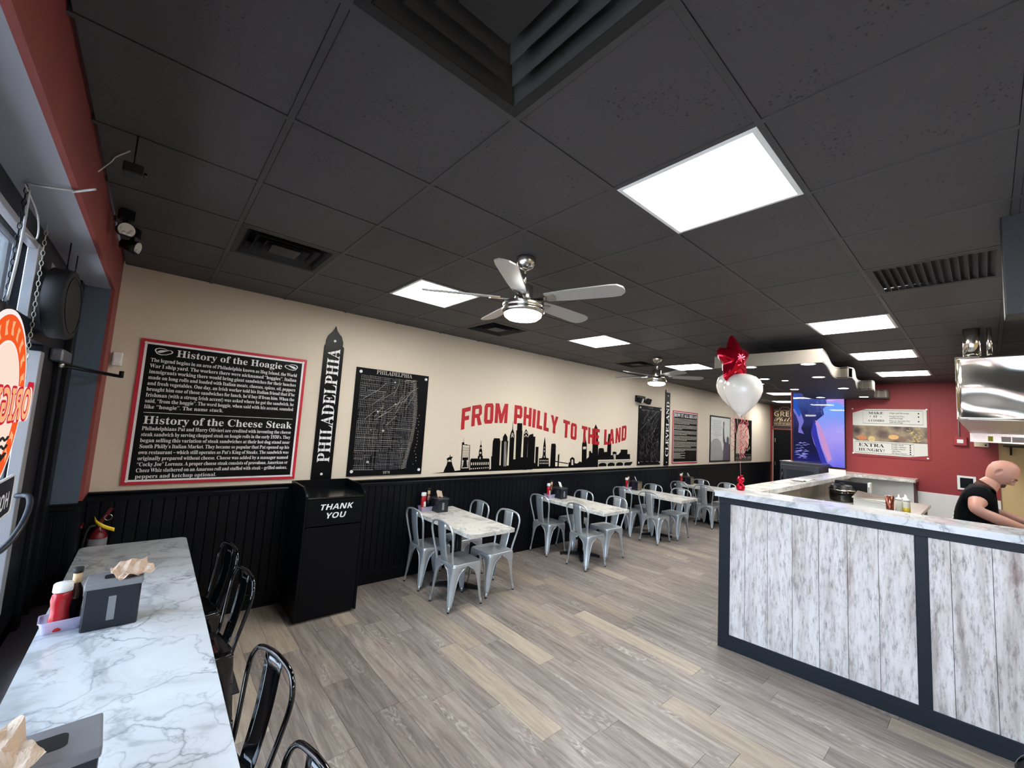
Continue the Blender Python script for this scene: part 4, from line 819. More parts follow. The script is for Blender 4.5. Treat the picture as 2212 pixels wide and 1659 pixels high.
# how it all began
t = poster('story_poster', 'red-bordered black poster headed HOW IT ALL BEGAN', 'poster', 8.84, 10.06, 1.205, 2.398, m_pred)
part(t, 'border', MB().prism(rect(8.865, 10.035, 1.228, 2.372), onwall, 0.012, D), m_pwhite)
part(t, 'field', MB().prism(rect(8.878, 10.022, 1.24, 2.358), onwall, D, D+.0006), m_pboard)
tx = MB(); fit_text(tx, 'HOW IT ALL BEGAN', 'serif', 8.89, 10.01, 2.262, onwall, dd, 0.112)
r = random.Random(2); v = 2.215; ln = MB()
for blk in (5, 4, 4, 4, 5, 3, 1, 1, 1, 1, 1):
    for k in range(blk):
        u1 = 10.0 if (k < blk-1 and blk > 1) else (9.2+0.6*r.random())
        u = 8.895
        while u < u1: e = min(u+r.uniform(.03, .09), u1); ln.prism(rect(u, e, v, v+.013), onwall, dd, dd); u = e+.012
        v -= 0.0275
    v -= 0.016 if blk > 1 else 0
part(t, 'lettering', tx, m_pwhite); part(t, 'text_lines', ln, m_vinylgrey)
# quote poster with a figure seen from behind
t = poster('quote_poster', 'pale poster of a figure seen from behind with one raised arm', 'poster', 10.755, 12.03, 1.208, 2.402, m_pboard)
m_mist = mat('pale_mist_print', srgb(206, 210, 206), 0.5, var=0.05, scale=2); m_fog = mat('grey_fog_print', srgb(158, 160, 160), 0.5, var=0.2, scale=5); m_fig = mat('dark_figure_print', srgb(84, 78, 92), 0.5, var=0.2, scale=8)
part(t, 'sky_print', MB().prism(rect(10.795, 11.99, 1.245, 2.365), onwall, 0.012, D), m_mist)
part(t, 'mist_print', MB().prism([(10.795, 1.245), (11.99, 1.245), (11.99, 1.42), (11.5, 1.52), (11.42, 1.72), (11.2, 1.82), (10.98, 1.80), (10.795, 1.70)], onwall, D, D+.0004), m_fog)
part(t, 'figure_print', MB().prism([(11.55, 1.245), (11.56, 1.45), (11.60, 1.66), (11.545, 1.75), (11.53, 2.06), (11.555, 2.16), (11.535, 2.24), (11.575, 2.28), (11.62, 2.26), (11.625, 2.18), (11.60, 2.12), (11.635, 1.85), (11.70, 1.73), (11.78, 1.72), (11.77, 1.79), (11.80, 1.86), (11.87, 1.88), (11.93, 1.84), (11.94, 1.76), (11.92, 1.70), (11.99, 1.66), (11.99, 1.245)], onwall, D, D+.0008), m_fig)
ln = MB()
for k, (a, b) in enumerate([(10.86, 11.46), (10.9, 11.42), (10.92, 11.40), (10.93, 11.4), (10.86, 11.47), (10.86, 11.46), (10.9, 11.42), (10.91, 11.4), (10.95, 11.36), (10.82, 11.48), (10.93, 11.4), (11.05, 11.25)]): ln.prism(rect(a, b, 2.27-k*.038, 2.278-k*.038), onwall, dd, dd)
part(t, 'text_lines', ln, m_pgrey)
# portrait poster
t = poster('portrait_poster', 'black poster with a pale abstract face, captioned ALL FOR THE LAND', 'poster', 12.35, 13.605, 1.212, 2.398, m_pboard)
m_pale = mat('pale_portrait_print', srgb(206, 190, 170), 0.5, var=0.25, scale=5)
part(t, 'face_print', MB().prism([(12.42, 1.42), (13.1, 1.42), (13.0, 1.6), (13.28, 1.58), (13.38, 1.72), (13.36, 1.82), (13.44, 1.88), (13.38, 2.0), (13.36, 2.12), (13.1, 2.25), (12.8, 2.28), (12.56, 2.2), (12.45, 1.9)], onwall, 0.012, D), m_pale)
tx = MB(); fit_text(tx, 'ALL FOR THE LAND', 'sans', 12.42, 13.54, 1.265, onwall, dd, 0.1)
tx.prism(rect(12.4, 13.56, 1.385, 1.393), onwall, dd, dd); tx.prism(rect(12.4, 13.56, 1.235, 1.243), onwall, dd, dd)
tx.tube([onwall(13.2+k*.035, 1.5+0.05*math.sin(k*2.1)+k*.012, D) for k in range(9)], .006, 4)
part(t, 'lettering', tx, m_vinylgrey)

# ------------------------------------------------------------ far end: red trim, dark door, sign
struct('trim_8', MB().box(XF-0.03, XF, 4.57, 4.63, 0, ZC), m_red, 'red strip in the far corner')
door = struct('door_1', MB().cbox(XF-0.05, XF-0.005, 3.55, 4.53, 0, 2.20, 0.005), m_black, 'dark door at the far end of the room', 'door')
for z in (1.05, 1.80): MB().box(XF-0.06, XF-0.05, 4.47, 4.49, z, z+0.12).build('hinge', m_steel, door)
MB().box(XF-0.055, XF-0.004, 3.5, 4.57, 2.20, 2.23).build('door_head', m_redtrim, door)
t = thing('far_sign', 'brown sign above the far door with cream lettering', 'sign', (XF-0.02, 4.0, 2.23))
m_brown = mat('dark_brown_sign', srgb(44, 26, 24), 0.4); m_cream = mat('cream_print', srgb(226, 204, 164), 0.5, var=0.02)
part(t, 'board', MB().prism(rect(-4.565, -3.80, 2.24, 2.99), onfar, 0.006, 0.02), m_brown)
tx = MB(); f = 0.0206
fit_text(tx, 'GREE', 'sans', -4.535, -3.96, 2.63, onfar, f, 0.225); fit_text(tx, 'Phila', 'script', -4.54, -3.96, 2.475, onfar, f, 0.21)
fit_text(tx, 'THE CITY OF BROTHER', 'sans', -4.535, -3.94, 2.37, onfar, f, 0.052)
for z in (2.82, 2.435, 2.335): tx.prism(rect(-4.535, -3.84, z, z+.008), onfar, f, f)
tx.tube([onfar(u, v, f) for u, v in ((-4.37, 2.84), (-4.35, 2.89), (-4.32, 2.89), (-4.31, 2.93), (-4.12, 2.93), (-4.11, 2.89), (-4.08, 2.89), (-4.06, 2.84))], .006, 4)
part(t, 'lettering', tx, m_cream)
screws(t, [(-4.55, 2.95), (-4.55, 2.28)], 0.02, 0.012, onfar)
# ------------------------------------------------------------ things at the window
XS = -0.46
def onwin(u, v, d): return (XS+d, u, v)      # seen from inside: u = y grows away from the camera
t = thing('window_sign', 'lit round orange window sign reading ORIGINAL in reverse', 'sign', (XS, 2.55, 1.34))
cy, cz = 2.55, 1.84
def disc(r, d0, d1, name, m, n=56): part(t, name, MB().prism(ell(cy, cz, r, r, n), onwin, d0, d1), m)
m_swhite = emit('sign_white', srgb(250, 238, 236), SIGN_E); m_sor = emit('sign_orange', srgb(245, 92, 40), SIGN_E); m_scream = emit('sign_cream', srgb(252, 226, 208), SIGN_E)
m_sred = emit('sign_red', srgb(205, 40, 60), SIGN_E); m_spink = emit('sign_peach', srgb(250, 180, 130), SIGN_E)
disc(0.385, -0.006, 0.0, 'outline', m_swhite); disc(0.365, 0.0, 0.0012, 'ring', m_sor); disc(0.262, 0.0012, 0.002, 'ring_edge', m_swhite); disc(0.252, 0.002, 0.003, 'face', m_scream)
mb = MB()
for k in range(22):
    a = k*2*PI/22+0.1; c_, s_ = math.cos(a), math.sin(a)
    if abs(s_) < 0.3: continue
    part(t, 'ring_letter', MB().prism([(cy+c_*r+s_*w_, cz+s_*r-c_*w_) for r, w_ in ((.285, -.02), (.34, -.022), (.345, .018), (.315, .004), (.285, .02))], onwin, .0016, .0016), m_spink)
part(t, 'banner_end', MB().prism(rrect(2.96, 3.09, 1.85, 1.95, .02), onwin, 0.003, 0.004), m_sred)
part(t, 'banner', MB().prism(rrect(2.02, 3.08, 1.765, 1.925, .05), onwin, 0.003, 0.0045), m_scream)
mb = MB(); mb2 = MB()
fnm = lambda u, v, d: onwin(5.1-u, v, d)
for k in range(8): fit_text(mb, 'ORIGINAL', 'sans', 2.05+.011*math.cos(k*PI/4), 3.04+.011*math.cos(k*PI/4), 1.775+.011*math.sin(k*PI/4), fnm, .0052+k*.00002, .195)
part(t, 'lettering', mb, m_sred); mb = MB(); fit_text(mb, 'ORIGINAL', 'sans', 2.05, 3.04, 1.775, fnm, .0060, .195); part(t, 'lettering', mb, m_spink)
wv = MB()
for k in range(3): wv.tube([onwin(cy-.2+j*.02, 1.70-k*.035+.008*math.sin(j*1.3), .004) for j in range(21)], .005, 5)
wv.tube([onwin(cy-.18+j*.02, 1.63-.04*math.sin(j/18*PI), .004) for j in range(19)], .006, 5)
part(t, 'wave_lines', wv, m_rubber)
base_p = rrect(2.05, 3.03, 1.335, 1.51, .03); part(t, 'base_plate', MB().prism(base_p, onwin, -0.004, 0.002), m_frame)
part(t, 'base_edge', MB().tube([onwin(u, v, 0) for u, v in base_p], .006, 6, closed=True), m_white)
mb = MB(); put_text(mb, 'HOT', 'sans', 2.12, 1.37, fnm, .0026, .1); part(t, 'base_lettering', mb, m_pwhite)
def chain(p, q, lb, m):
    a, b = Vector(p), Vector(q); n_ = max(4, int((b-a).length/0.024)); mb = MB()
    ring = lambda c_, ax: [tuple(c_+ax*0.006*math.cos(s)+(b-a).normalized()*0.0135*math.sin(s)) for s in [i*PI/4 for i in range(8)]]
    for i in range(n_+1): mb.tube(ring(a+(b-a)*(i/n_), Vector((1, 0, 0)) if i % 2 else Vector((0, 1, 0))), 0.0016, 5, closed=True)
    tag(mb.build('hanging_chain', m), lb, 'chain')
chain((XS, 2.41, 2.70), (XS, 2.40, 2.22), 'dark chain holding the orange window sign, beside the white cord', m_iron)
chain((-0.47, 2.885, 2.68), (-0.47, 2.95, 1.95), 'thin chain hanging in front of the window mullion', m_vinylgrey)
tag(MB().tube(smooth_path([(-0.455, 2.42, 2.69), (-0.45, 2.41, 2.55), (-0.45, 2.40, 2.40), (-0.455, 2.39, 2.24)]), 0.0045, 6).build('sign_cord', m_cable), 'white power cord running down to the orange window sign', 'cord')
# oval sign hung from the soffit
t = thing('oval_sign', 'black oval hanging sign in the upper window corner', 'sign', (-0.42, 3.27, 2.20))
def onov(u, v, d): return (-0.42+d, u, v)
rim = [(-0.045, .93), (-0.05, .97), (-0.045, 1.0), (0.02, 1.0), (0.028, .98), (0.03, .94)]
part(t, 'body', MB().loops([[onov(3.27+.30*s*math.cos(a), 2.385+.185*s*math.sin(a), d) for a in [k*2*PI/40 for k in range(40)]] for d, s in rim]), m_rubber)
mb = MB(); put_text(mb, 'OPEN', 'sans', -3.27, 2.34, lambda u, v, d: (-0.42-0.051-d, -u, v), 0.0, .15, align='C'); part(t, 'lettering', mb, m_pwhite)
part(t, 'face_ring', MB().tube([onov(3.27+.26*math.cos(a), 2.385+.15*math.sin(a), .031) for a in [k*2*PI/30 for k in range(30)]], .003, 5, closed=True), m_iron)  # thin black iron ring on the room-side face
part(t, 'hanger', MB().tube([(-0.42, 3.15, 2.55), (-0.42, 3.15, 2.70)], .003, 6).tube([(-0.42, 3.4, 2.55), (-0.42, 3.4, 2.70)], .003, 6), m_iron)
# door closer with its arms
t = thing('door_closer', 'dark door closer with two long arms beneath the oval sign', 'door closer', (-0.47, 3.8, 2.10))
MB().cbox(-0.03, 0.03, -0.16, 0.16, 0.0, 0.075, 0.012).build('body', mat('grey_closer_cover', srgb(120, 122, 130), 0.35, metal=0.5), t)
MB().tube([(0, 0.02, -0.02), (0.11, 0.28, -0.03), (0.265, 0.40, -0.045)], 0.007, 8).tube([(0, 0.05, 0.0), (0.12, 0.28, -0.018), (0.265, 0.40, -0.035)], 0.006, 8).build('arm', m_iron, t)
MB().lathe([(0, -.05), (.014, -.05), (.014, .0), (0, .0)], (0.265, .40, 0), 12).build('pivot', m_iron, t); MB().lathe([(0, -.03), (.018, -.03), (.018, .005), (0, .005)], (0, .03, 0), 12).build('hub', m_steel, t)
tag(MB().tube(smooth_path([(-0.50, 2.96, 1.14), (-0.45, 2.98, 1.18), (-0.42, 3.06, 1.25), (-0.42, 3.20, 1.32), (-0.45, 3.36, 1.35), (-0.50, 3.40, 1.35)]), 0.013, 10).build('door_pull', mat('grey_pull_bar', srgb(40, 43, 50), 0.35, metal=0.2)), 'dark curved pull bar on the window frame below the sign', 'handle')
# extinguisher on the wall
t = thing('fire_extinguisher', 'red fire extinguisher with a yellow tag behind the long table', 'fire extinguisher', (-0.215, 4.50, 0.45))
MB().lathe([(0, 0), (.05, 0), (.055, .01), (.055, .36), (.05, .40), (.03, .435), (.018, .445), (.018, .47), (0, .47)], n=24).build('cylinder', mat('extinguisher_red', srgb(104, 14, 22), 0.3), t)
MB().lathe([(.0555, .12), (.056, .12), (.056, .375), (.0555, .375)], n=24).build('label', mat('grey_label', srgb(110, 110, 114), 0.5, var=0.6, scale=22, stretch=(.3, .3, 6)), t)
MB().cbox(-.012, .012, -.09, .02, .485, .50, .003).xform(Matrix.Rotation(-0.2, 4, 'Y')).build('lever', mat('extinguisher_red', (1,1,1,1)), t)
MB().add([(-.012, -.01, .48), (.012, -.01, .48), (.07, -.05, .60), (.045, -.05, .60)], [(0, 1, 2, 3)]).build('handle', MATS['extinguisher_red'], t, .006)
MB().lathe([(0, .46), (.02, .46), (.02, .49), (0, .49)], n=12).build('valve', m_steel, t)
MB().tube([(.045+.022*math.cos(a), -.03, .53+.022*math.sin(a)) for a in [k*2*PI/14 for k in range(14)]], .003, 6, closed=True).build('pin_ring', m_steel, t)
MB().grid(10, 2, lambda u, v: (-.03+u*.12, -.05-.01*math.sin(u*4), .52-.10*u**.6+v*.028-.0*u)).build('tag', mat('yellow_tag', srgb(236, 200, 30), 0.5), t, .001)
MB().tube(smooth_path([(-.02, 0, .47), (-.06, -.02, .45), (-.075, -.02, .3), (-.065, -.01, .12)]), .01, 8).build('hose', m_rubber, t)
MB().box(-.03, .03, .05, .13, .40, .44).build('wall_bracket', m_iron, t)
# ------------------------------------------------------------ furniture
def make_chair(m, name):
    t = thing(name, 'x', 'chair')
    # seat: rounded square pan with a turned-down edge
    def sqr(s, z, r=0.05): return [(x, y, z) for x, y in rrect(-.18*s, .18*s, -.18*s, .18*s, r*s, 4)]
    MB().loops([sqr(.3, .437), sqr(.7, .436), sqr(.88, .440), sqr(.95, .447), sqr(.985, .447), sqr(1, .440), sqr(1, .415)], cap1=False).build('seat', m, t)
    HZ = [.432, .418, .405, .395, .375, .35, .31, .26, .20, .13, .07, .045]
    HW = [.165, .165, .160, .138, .108, .088, .072, .060, .050, .040, .030, .026]
    for sx in (-1, 1):
        for sy in (-1, 1):
            rows = []
            for z, w_ in zip(HZ, HW):
                k = (.432-z)/.432; cx, cy = .176+.034*k, .176+.004*k
                g_ = .016*max(0, math.sin(min(1, max(0, (.36-z)/.30))*PI)); r_ = min(.022, w_*.5)
                rows.append([(sx*(cx-w_), sy*cy, z), (sx*(cx-r_), sy*cy, z), (sx*(cx-.25*r_-g_), sy*(cy-.25*r_-g_), z), (sx*cx, sy*(cy-r_), z), (sx*cx, sy*(cy-w_), z)])
            vs = [p for r in rows for p in r]; n_ = 5
            fs = [(i*n_+j, i*n_+j+1, (i+1)*n_+j+1, (i+1)*n_+j) for i in range(len(rows)-1) for j in range(n_-1)]
            mb = MB().add(vs, fs, True)
            me = mb.mesh('leg'); bm = bmesh.new(); bm.from_mesh(me); bmesh.ops.solidify(bm, geom=bm.faces[:], thickness=.0025*sx*sy); bm.to_mesh(me); bm.free()
            rim = MB(); rim.v = [tuple(v.co) for v in me.vertices]; rim.f = [tuple(p.vertices) for p in me.polygons]; rim.sm = [True]*len(rim.f)
            rim.tube([r[0] for r in rows[2:]], .0045, 6); rim.tube([r[4] for r in rows[2:]], .0045, 6)
            k = 1-.03/.432
            rim.tube([(sx*(.176+.034*.9-.012), sy*(.180-.012), .055), (sx*(.176+.034-.008), sy*(.180-.010), .012)], [.014, .012], 10)
            lg = rim.build('leg', m, t); bpy.data.meshes.remove(me)
            MB().tube([(sx*(.176+.034-.008), sy*(.180-.010), .013), (sx*(.176+.034-.006), sy*(.180-.010), 0)], .0125, 10).build('foot_cap', m_rubber, lg)
    hp = [(-.165, -.148, .43), (-.180, -.152, .50), (-.20, -.172, .60), (-.222, -.193, .72), (-.232, -.186, .785), (-.240, -.140, .835), (-.243, -.05, .852), (-.243, 0, .855)]
    hp = smooth_path(hp+[(x, -y, z) for x, y, z in reversed(hp[:-1])], 4)
    MB().tube(hp, .011, 10).build('back_hoop', m, t)
    MB().grid(4, 8, lambda u, v: (-.168-.072*v-.012*math.sin(v*PI)+.004*(2*u-1)**2, (u-.5)*(.115+.03*v), .435+.412*v)).build('backrest', m, t, .004)
    return t
def place(proto, first, loc, rz, lb, gr):
    if first[0]: first[0] = False; proto.location = loc; proto.rotation_euler = (0, 0, rz); tag(proto, lb, group=gr); return proto
    return copy_tree(proto, loc, rz, lb, gr)
ch = make_chair(m_galv, 'metal_chair'); f1 = [True]
chb = make_chair(m_gloss, 'black_chair'); f2 = [True]
TX = [2.49, 4.68, 6.82, 8.95]; TN = ['table beside the bin', 'second table from the bin', 'third table from the bin', 'fourth table from the bin']
CH = [[(2.585, 3.685, .02), (2.60, 4.30, .0), (3.105, 3.77, PI+.05), (3.11, 4.36, PI)],
      [(4.73, 3.685, -.04), (4.70, 4.39, .0), (5.31, 3.79, PI-.08), (5.26, 4.38, PI)],
      [(6.81, 3.84, 0), (6.79, 4.36, 0), (7.41, 3.80, PI), (7.40, 4.36, PI+.04)],
      [(8.95, 3.86, 0), (8.93, 4.37, 0), (9.52, 3.80, PI), (9.50, 4.37, PI)]]
m_xbase = m_iron
def make_table(mtop):
    t = thing('dining_table', 'x', 'table')
    MB().cbox(-.295, .295, -.62, .62, .722, .765, .0025).build('table_top', mtop, t)
    MB().tube([(0, 0, .05), (0, 0, .71)], .038, 18).build('column', m_xbase, t)
    MB().cbox(-.20, .20, -.03, .03, .70, .722, .004).cbox(-.03, .03, -.25, .25, .70, .721, .004).build('top_bracket', m_xbase, t)
    for a in range(4):
        R = Matrix.Rotation(a*PI/2+PI/4, 4, 'Z')
        MB().prism([(0, .075), (.05, .07), (.26, .035), (.29, .028), (.29, .012), (.27, .012), (.05, .02), (0, .02)], lambda u, v, d: (u, d, v), -.024, .024).xform(R).build('foot', m_xbase, t)
        MB().lathe([(0, 0), (.016, 0), (.016, .012), (0, .012)], n=12).xform(R @ Matrix.Translation((.275, 0, 0))).build('glide', m_rubber, t)
    return t
tb = make_table(m_marblew); f3 = [True]
for i, x in enumerate(TX):
    place(tb, f3, (x+.30, 4.0, 0), 0, 'marble-topped %s' % TN[i], 'marble dining tables along the wall')
    for j, (a, b, r) in enumerate(CH[i]):
        lb = 'grey metal chair at the %s, %s side, %s' % (TN[i], 'window' if j < 2 else 'far', 'toward the aisle' if j % 2 == 0 else 'against the wall')
        place(ch, f1, (a, b, 0), r, lb, 'grey metal chairs at the wall tables')
# long table by the window
lt = thing('long_table', 'long white marble table along the window ledge', 'table', (0, 2.5, 0))
outl = rrect(-.30, .325, -1.9, 1.93, .045, 6)
MB().loops([[(x*s1, y, z) for x, y in outl] for z, s1 in ((.735, .995), (.738, 1), (.776, 1), (.780, .994))], smooth=False).build('table_top', m_marble, lt)
for y in (-1.3, 0.1, 1.45):
    MB().tube([(0, y, .05), (0, y, .735)], .04, 16).build('column', m_xbase, lt); MB().cbox(-.26, .26, y-.26, y+.26, 0, .03, .01).cbox(-.2, .2, y-.04, y+.04, .715, .735, .004).build('base_plate', m_xbase, lt)
BC = [(.315, 3.73, PI+.16, 'black metal chair at the long table, nearest the poster wall'), (.32, 3.10, PI+.14, 'black metal chair at the long table, second from the poster wall'),
      (.27, 1.97, PI+.22, 'black metal chair at the long table, third from the poster wall'), (.25, 1.30, PI+.15, 'black metal chair at the long table, cut by the bottom edge')]
for x, y, r, lb in BC: place(chb, f2, (x, y, 0), r, lb, 'glossy black metal chairs')
place(chb, f2, (2.75, -.237, 0), .0, 'black metal chair showing only its hoop in the bottom corner', 'glossy black metal chairs')
tag(MB().cbox(-.1, .635, 3.31, 4.02, 0, .008, .003).build('floor_mat', mat('charcoal_mat', srgb(28, 28, 31), 0.95, var=0.3, scale=80, bump=0.4, bscale=200)), 'charcoal floor mat under the black chairs', 'mat')

# bin cabinet
t = thing('waste_bin', 'tall black waste cabinet with a THANK YOU flap', 'waste bin', (1.40, 4.32, 0))
x0, x1, y0, y1 = -.275, .275, -.275, .265
for sx in (x0, x1-.018): MB().prism([(y0, .02), (y1, .02), (y1, 1.185), (y0+.14, 1.185), (y0+.02, 1.135), (y0, 1.115)], lambda u, v, d: (d, u, v), sx, sx+.018).build('side_panel', m_cabinet, t)
MB().box(x0+.018, x1-.018, y1-.015, y1, .02, 1.185).build('back_panel', m_cabinet, t)
MB().cbox(x0+.018, x1-.018, y0+.002, y1-.015, 1.085, 1.10, .003).build('tray_top', mat('satin_black_top', srgb(10, 11, 14), 0.22), t)
MB().cbox(x0+.02, x1-.02, y0+.006, y0+.022, .03, .83, .002).build('door', m_cabinet, t)
fl_ = MB().cbox(x0+.02, x1-.02, y0+.004, y0+.020, .842, 1.078, .002).build('flap', m_cabinet, t)
mb = MB(); fn = lambda u, v, d: (u, y0+.0035-d, v)
for wd, z in (('THANK', .985), ('YOU', .905)): mb = MB(); put_text(mb, wd, 'sans', .0, z, fn, .0005, .072, align='C', shear=.2, sx=1.2); mb.build('lettering', m_pwhite, fl_)
MB().box(x0+.03, x1-.03, y0+.05, y1-.02, 0, .03).build('plinth', m_rubber, t)

# ------------------------------------------------------------ napkin holders, ketchup, sauce
m_holder = mat('charcoal_plastic', srgb(20, 24, 32), 0.25); m_hgrey = mat('grey_plastic_lid', srgb(118, 118, 122), 0.45); m_smoke = glass_mat('smoked_window', (0.55, 0.58, 0.6, 1), 0.2)
def napkin(rng, w_=.13, d=.13, h=.10):
    r = random.Random(rng); ph = [r.uniform(0, 6) for _ in range(6)]
    def fold(u, v):
        tri = lambda x: abs((x % 2)-1)
        return ((u-.5)*w_+.012*tri(v*3.1+ph[0]), (v-.5)*d+.01*tri(u*4.3+ph[4]), h*(.10+.42*tri(1+(v-.42)*1.5+.35*u)+.20*tri(u*2.6+v*1.7+ph[1])+.12*tri(u*5.3-v*4.1+ph[2])+.06*tri(u*9+v*8+ph[3])))
    return fold
def make_holder(big, m_lid):
    t = thing('napkin_holder', 'x', 'napkin holder'); w_, d, h = big
    MB().cbox(-w_/2, w_/2, -d/2, d/2, 0, h*.90, .008).build('body', m_holder, t)
    lid = MB().cbox(-w_/2-.004, w_/2+.004, -d/2-.006, d/2+.004, h*.86, h, .006).build('lid', m_lid, t)
    MB().prism(rrect(-w_*.2, w_*.2, -d*.22, d*.22, .015), lambda u, v, dd_: (u, v, dd_), h, h+.0008).build('slot', m_rubber, lid)
    MB().box(-.014, .014, -d/2-.0015, -d/2, h*.18, h*.68).build('window', m_hgrey, t)
    return t
hb = make_holder((.205, .15, .225), m_hgrey)
hb.location = (-.05, 2.915, .78); tag(hb, 'charcoal napkin holder on the long table beside the ketchup')
h2 = copy_tree(hb, (-.115, 1.60, .78), .06, 'charcoal napkin holder cut off by the bottom left corner')
def napkin_thing(loc, rz, lb, seed, s=1.0, m=None):
    o = MB().grid(26, 26, napkin(seed, .15*s, .13*s, .09*s), smooth=False).build('paper_napkin', m or m_kraft, None, .001); o.location = loc; o.rotation_euler = (.15, -.1, rz); tag(o, lb, 'napkin', 'paper napkins')
napkin_thing((.01, 2.91, .985), .4, 'crumpled brown napkin on the charcoal holder beside the ketchup', 1, 1.0)
napkin_thing((-.215, 1.53, .995), .5, 'crumpled brown napkin in the bottom left corner', 3, 1.15)
sm = make_holder((.15, .17, .17), mat('dark_steel_lid', srgb(60, 62, 66), 0.3, metal=0.4)); f4 = [True]
m_pic = foodstrip('picture_insert')
m_clear = frosted('frosted_plastic', srgb(214, 206, 236), 0.45)
m_ketch = mat('ketchup_red', srgb(170, 22, 34), 0.22, var=0.05); m_brownb = mat('brown_bottle', srgb(70, 30, 22), 0.12, coat=0.5)
def make_ketchup():
    t = thing('ketchup_bottle', 'x', 'bottle')
    MB().lathe([(0, 0), (.036, 0), (.038, .006), (.036, .05), (.032, .085), (.035, .12), (.038, .14), (.034, .165), (.022, .178), (0, .178)], n=24, sy=.72).build('body', m_ketch, t)
    MB().lathe([(0, .176), (.034, .176), (.035, .182), (.034, .212), (.030, .217), (0, .218)], n=24, sy=.8).build('cap', m_white, t)
    MB().add([(.02, -.0275, .05), (-.02, -.0275, .05), (-.018, -.0245, .11), (.018, -.0245, .11)], [(0, 1, 2, 3)]).build('label', m_white, t)
    return t
def make_sauce():
    t = thing('sauce_bottle', 'x', 'bottle')
    MB().lathe([(0, 0), (.03, 0), (.031, .006), (.031, .13), (.026, .16), (.014, .19), (.013, .205), (0, .205)], n=20).build('body', m_brownb, t)
    MB().lathe([(0.0312, .03), (.0316, .03), (.0316, .12), (.0312, .12)], n=20).build('label', m_pboard, t)
    MB().lathe([(.0142, .19), (.0165, .195), (.0165, .24), (.0, .24)], n=16).build('neck_foil', mat('tan_neck', srgb(190, 160, 120), 0.4), t)
    MB().lathe([(0, .238), (.019, .238), (.019, .262), (0, .263)], n=16).build('cap', m_rubber, t)
    return t
kp = make_ketchup(); sp = make_sauce(); f5 = [True]; f6 = [True]
def make_tray():
    t = thing('condiment_tray', 'x', 'tray')
    o = lambda s, z: [(x, y, z) for x, y in rrect(-.078*s, .078*s, -.058*s, .058*s, .018, 4)]
    MB().loops([o(.86, 0), o(1, .055), o(.97, .055), o(.83, .004)], smooth=False).build('tub', m_clear, t)
    MB().loops([o(1.0, .053), o(1.05, .054), o(1.05, .058), o(1.0, .058), o(1.0, .053)], smooth=False, cap0=False, cap1=False).build('rim', m_clear, t); return t
tp = make_tray(); f7 = [True]
place(tp, f7, (-.220, 2.958, .78), .1, 'clear plastic tub holding bottles on the long table', 'condiment tubs')
place(kp, f5, (-.232, 2.93, .787), PI+.15, 'red ketchup bottle in the tub on the long table', 'ketchup bottles')
place(sp, f6, (-.193, 2.990, .787), 0, 'dark sauce bottle behind the ketchup on the long table', 'sauce bottles')
for i, x in enumerate(TX):
    h = place(sm, f4, (x+.275, 4.42, .765), .0, 'napkin holder on the marble %s' % TN[i], 'napkin holders on the wall tables')
    place(tp, f7, (x+.135, 4.515, .765), 0, 'clear condiment tub on the marble %s' % TN[i], 'condiment tubs')
    place(kp, f5, (x+.10, 4.51, .771), .3, 'ketchup bottle on the marble %s' % TN[i], 'ketchup bottles')
    place(sp, f6, (x+.173, 4.52, .771), 0, 'sauce bottle on the marble %s' % TN[i], 'sauce bottles')
    o = MB().grid(6, 6, lambda u, v: ((u-.5)*.07, .012*math.sin(u*6)+.03*v, .075*v+.008*math.sin(u*5))).build('paper_napkin', m_paper if i else m_kraft, None, .001)
    o.location = (x+.275, 4.41, .935); o.rotation_euler = (.0, .15*(i-1), .3*i); tag(o, 'napkin sticking up from the holder on the %s' % TN[i], 'napkin', 'paper napkins')
    if i >= 2:
        pic = MB().box(-.07, .07, -.0875, -.0855, .01, .145).build('picture_insert', m_pic, h); 
# ------------------------------------------------------------ service counter
CA = Vector((4.10, 1.66, 0)); CD = Vector((.0906, -.9959, 0)); CN = Vector((.9959, .0906, 0))
def cfn(s, n, z): p = CA+CD*s+CN*n; return (p.x, p.y, z)
def cbx(s0, s1, n0, n1, z0, z1, b=.003): return MB().cbox(s0, s1, n0, n1, z0, z1, b, xf=lambda v: cfn(v[0], v[1], v[2]))
ZT0, ZT1 = 1.335, 1.385
ct = thing('service_counter', 'charcoal framed counter faced with whitewashed boards', 'counter', tuple(CA))
def cpart(name, mb, m): 
    o = mb.build(name, m); o.parent = ct; o.matrix_parent_inverse = Matrix.Translation(-CA); return o
SEND = 3.6
cpart('carcass', cbx(.01, SEND, .012, .14, .01, ZT0-.002), m_frame)
cpart('bottom_rail', cbx(.0, SEND, -.012, .012, .0, .125), m_frame); cpart('top_rail', cbx(.0, SEND, -.012, .012, 1.272, ZT0), m_frame)
posts = [(0, .092), (1.305, 1.373), (2.60, 2.668), (SEND-.07, SEND)]
for a, b in posts: cpart('post', cbx(a, b, -.0125, .0125, .125, 1.272), m_frame)
seams = [.092, .215, .39, .569, .748, .928, 1.109, 1.305, None, 1.373, 1.481, 1.67, 1.85, 2.03, 2.21, 2.39, 2.60, None, 2.668, 2.85, 3.03, 3.21, 3.39, 3.53]
for a, b in zip(seams[:-1], seams[1:]):
    if a is None or b is None: continue
    cpart('board', cbx(a+.0012, b-.0012, -.004, .008, .125, 1.272, .0012), m_wash)
cpart('return_panel', MB().box(4.25, 9.74, 1.60, 1.66, 0, ZT0), m_frame)
m_lam = mat('cream_laminate', srgb(196, 186, 168), 0.45, var=0.03); m_lam2 = mat('pale_grey_laminate', srgb(206, 208, 206), 0.45, var=0.02)
for a, b in ((4.30, 6.4), (6.405, 7.6), (7.605, 9.34)): cpart('inner_panel', MB().box(a, b, 1.585, 1.60, .1, ZT0), m_lam)
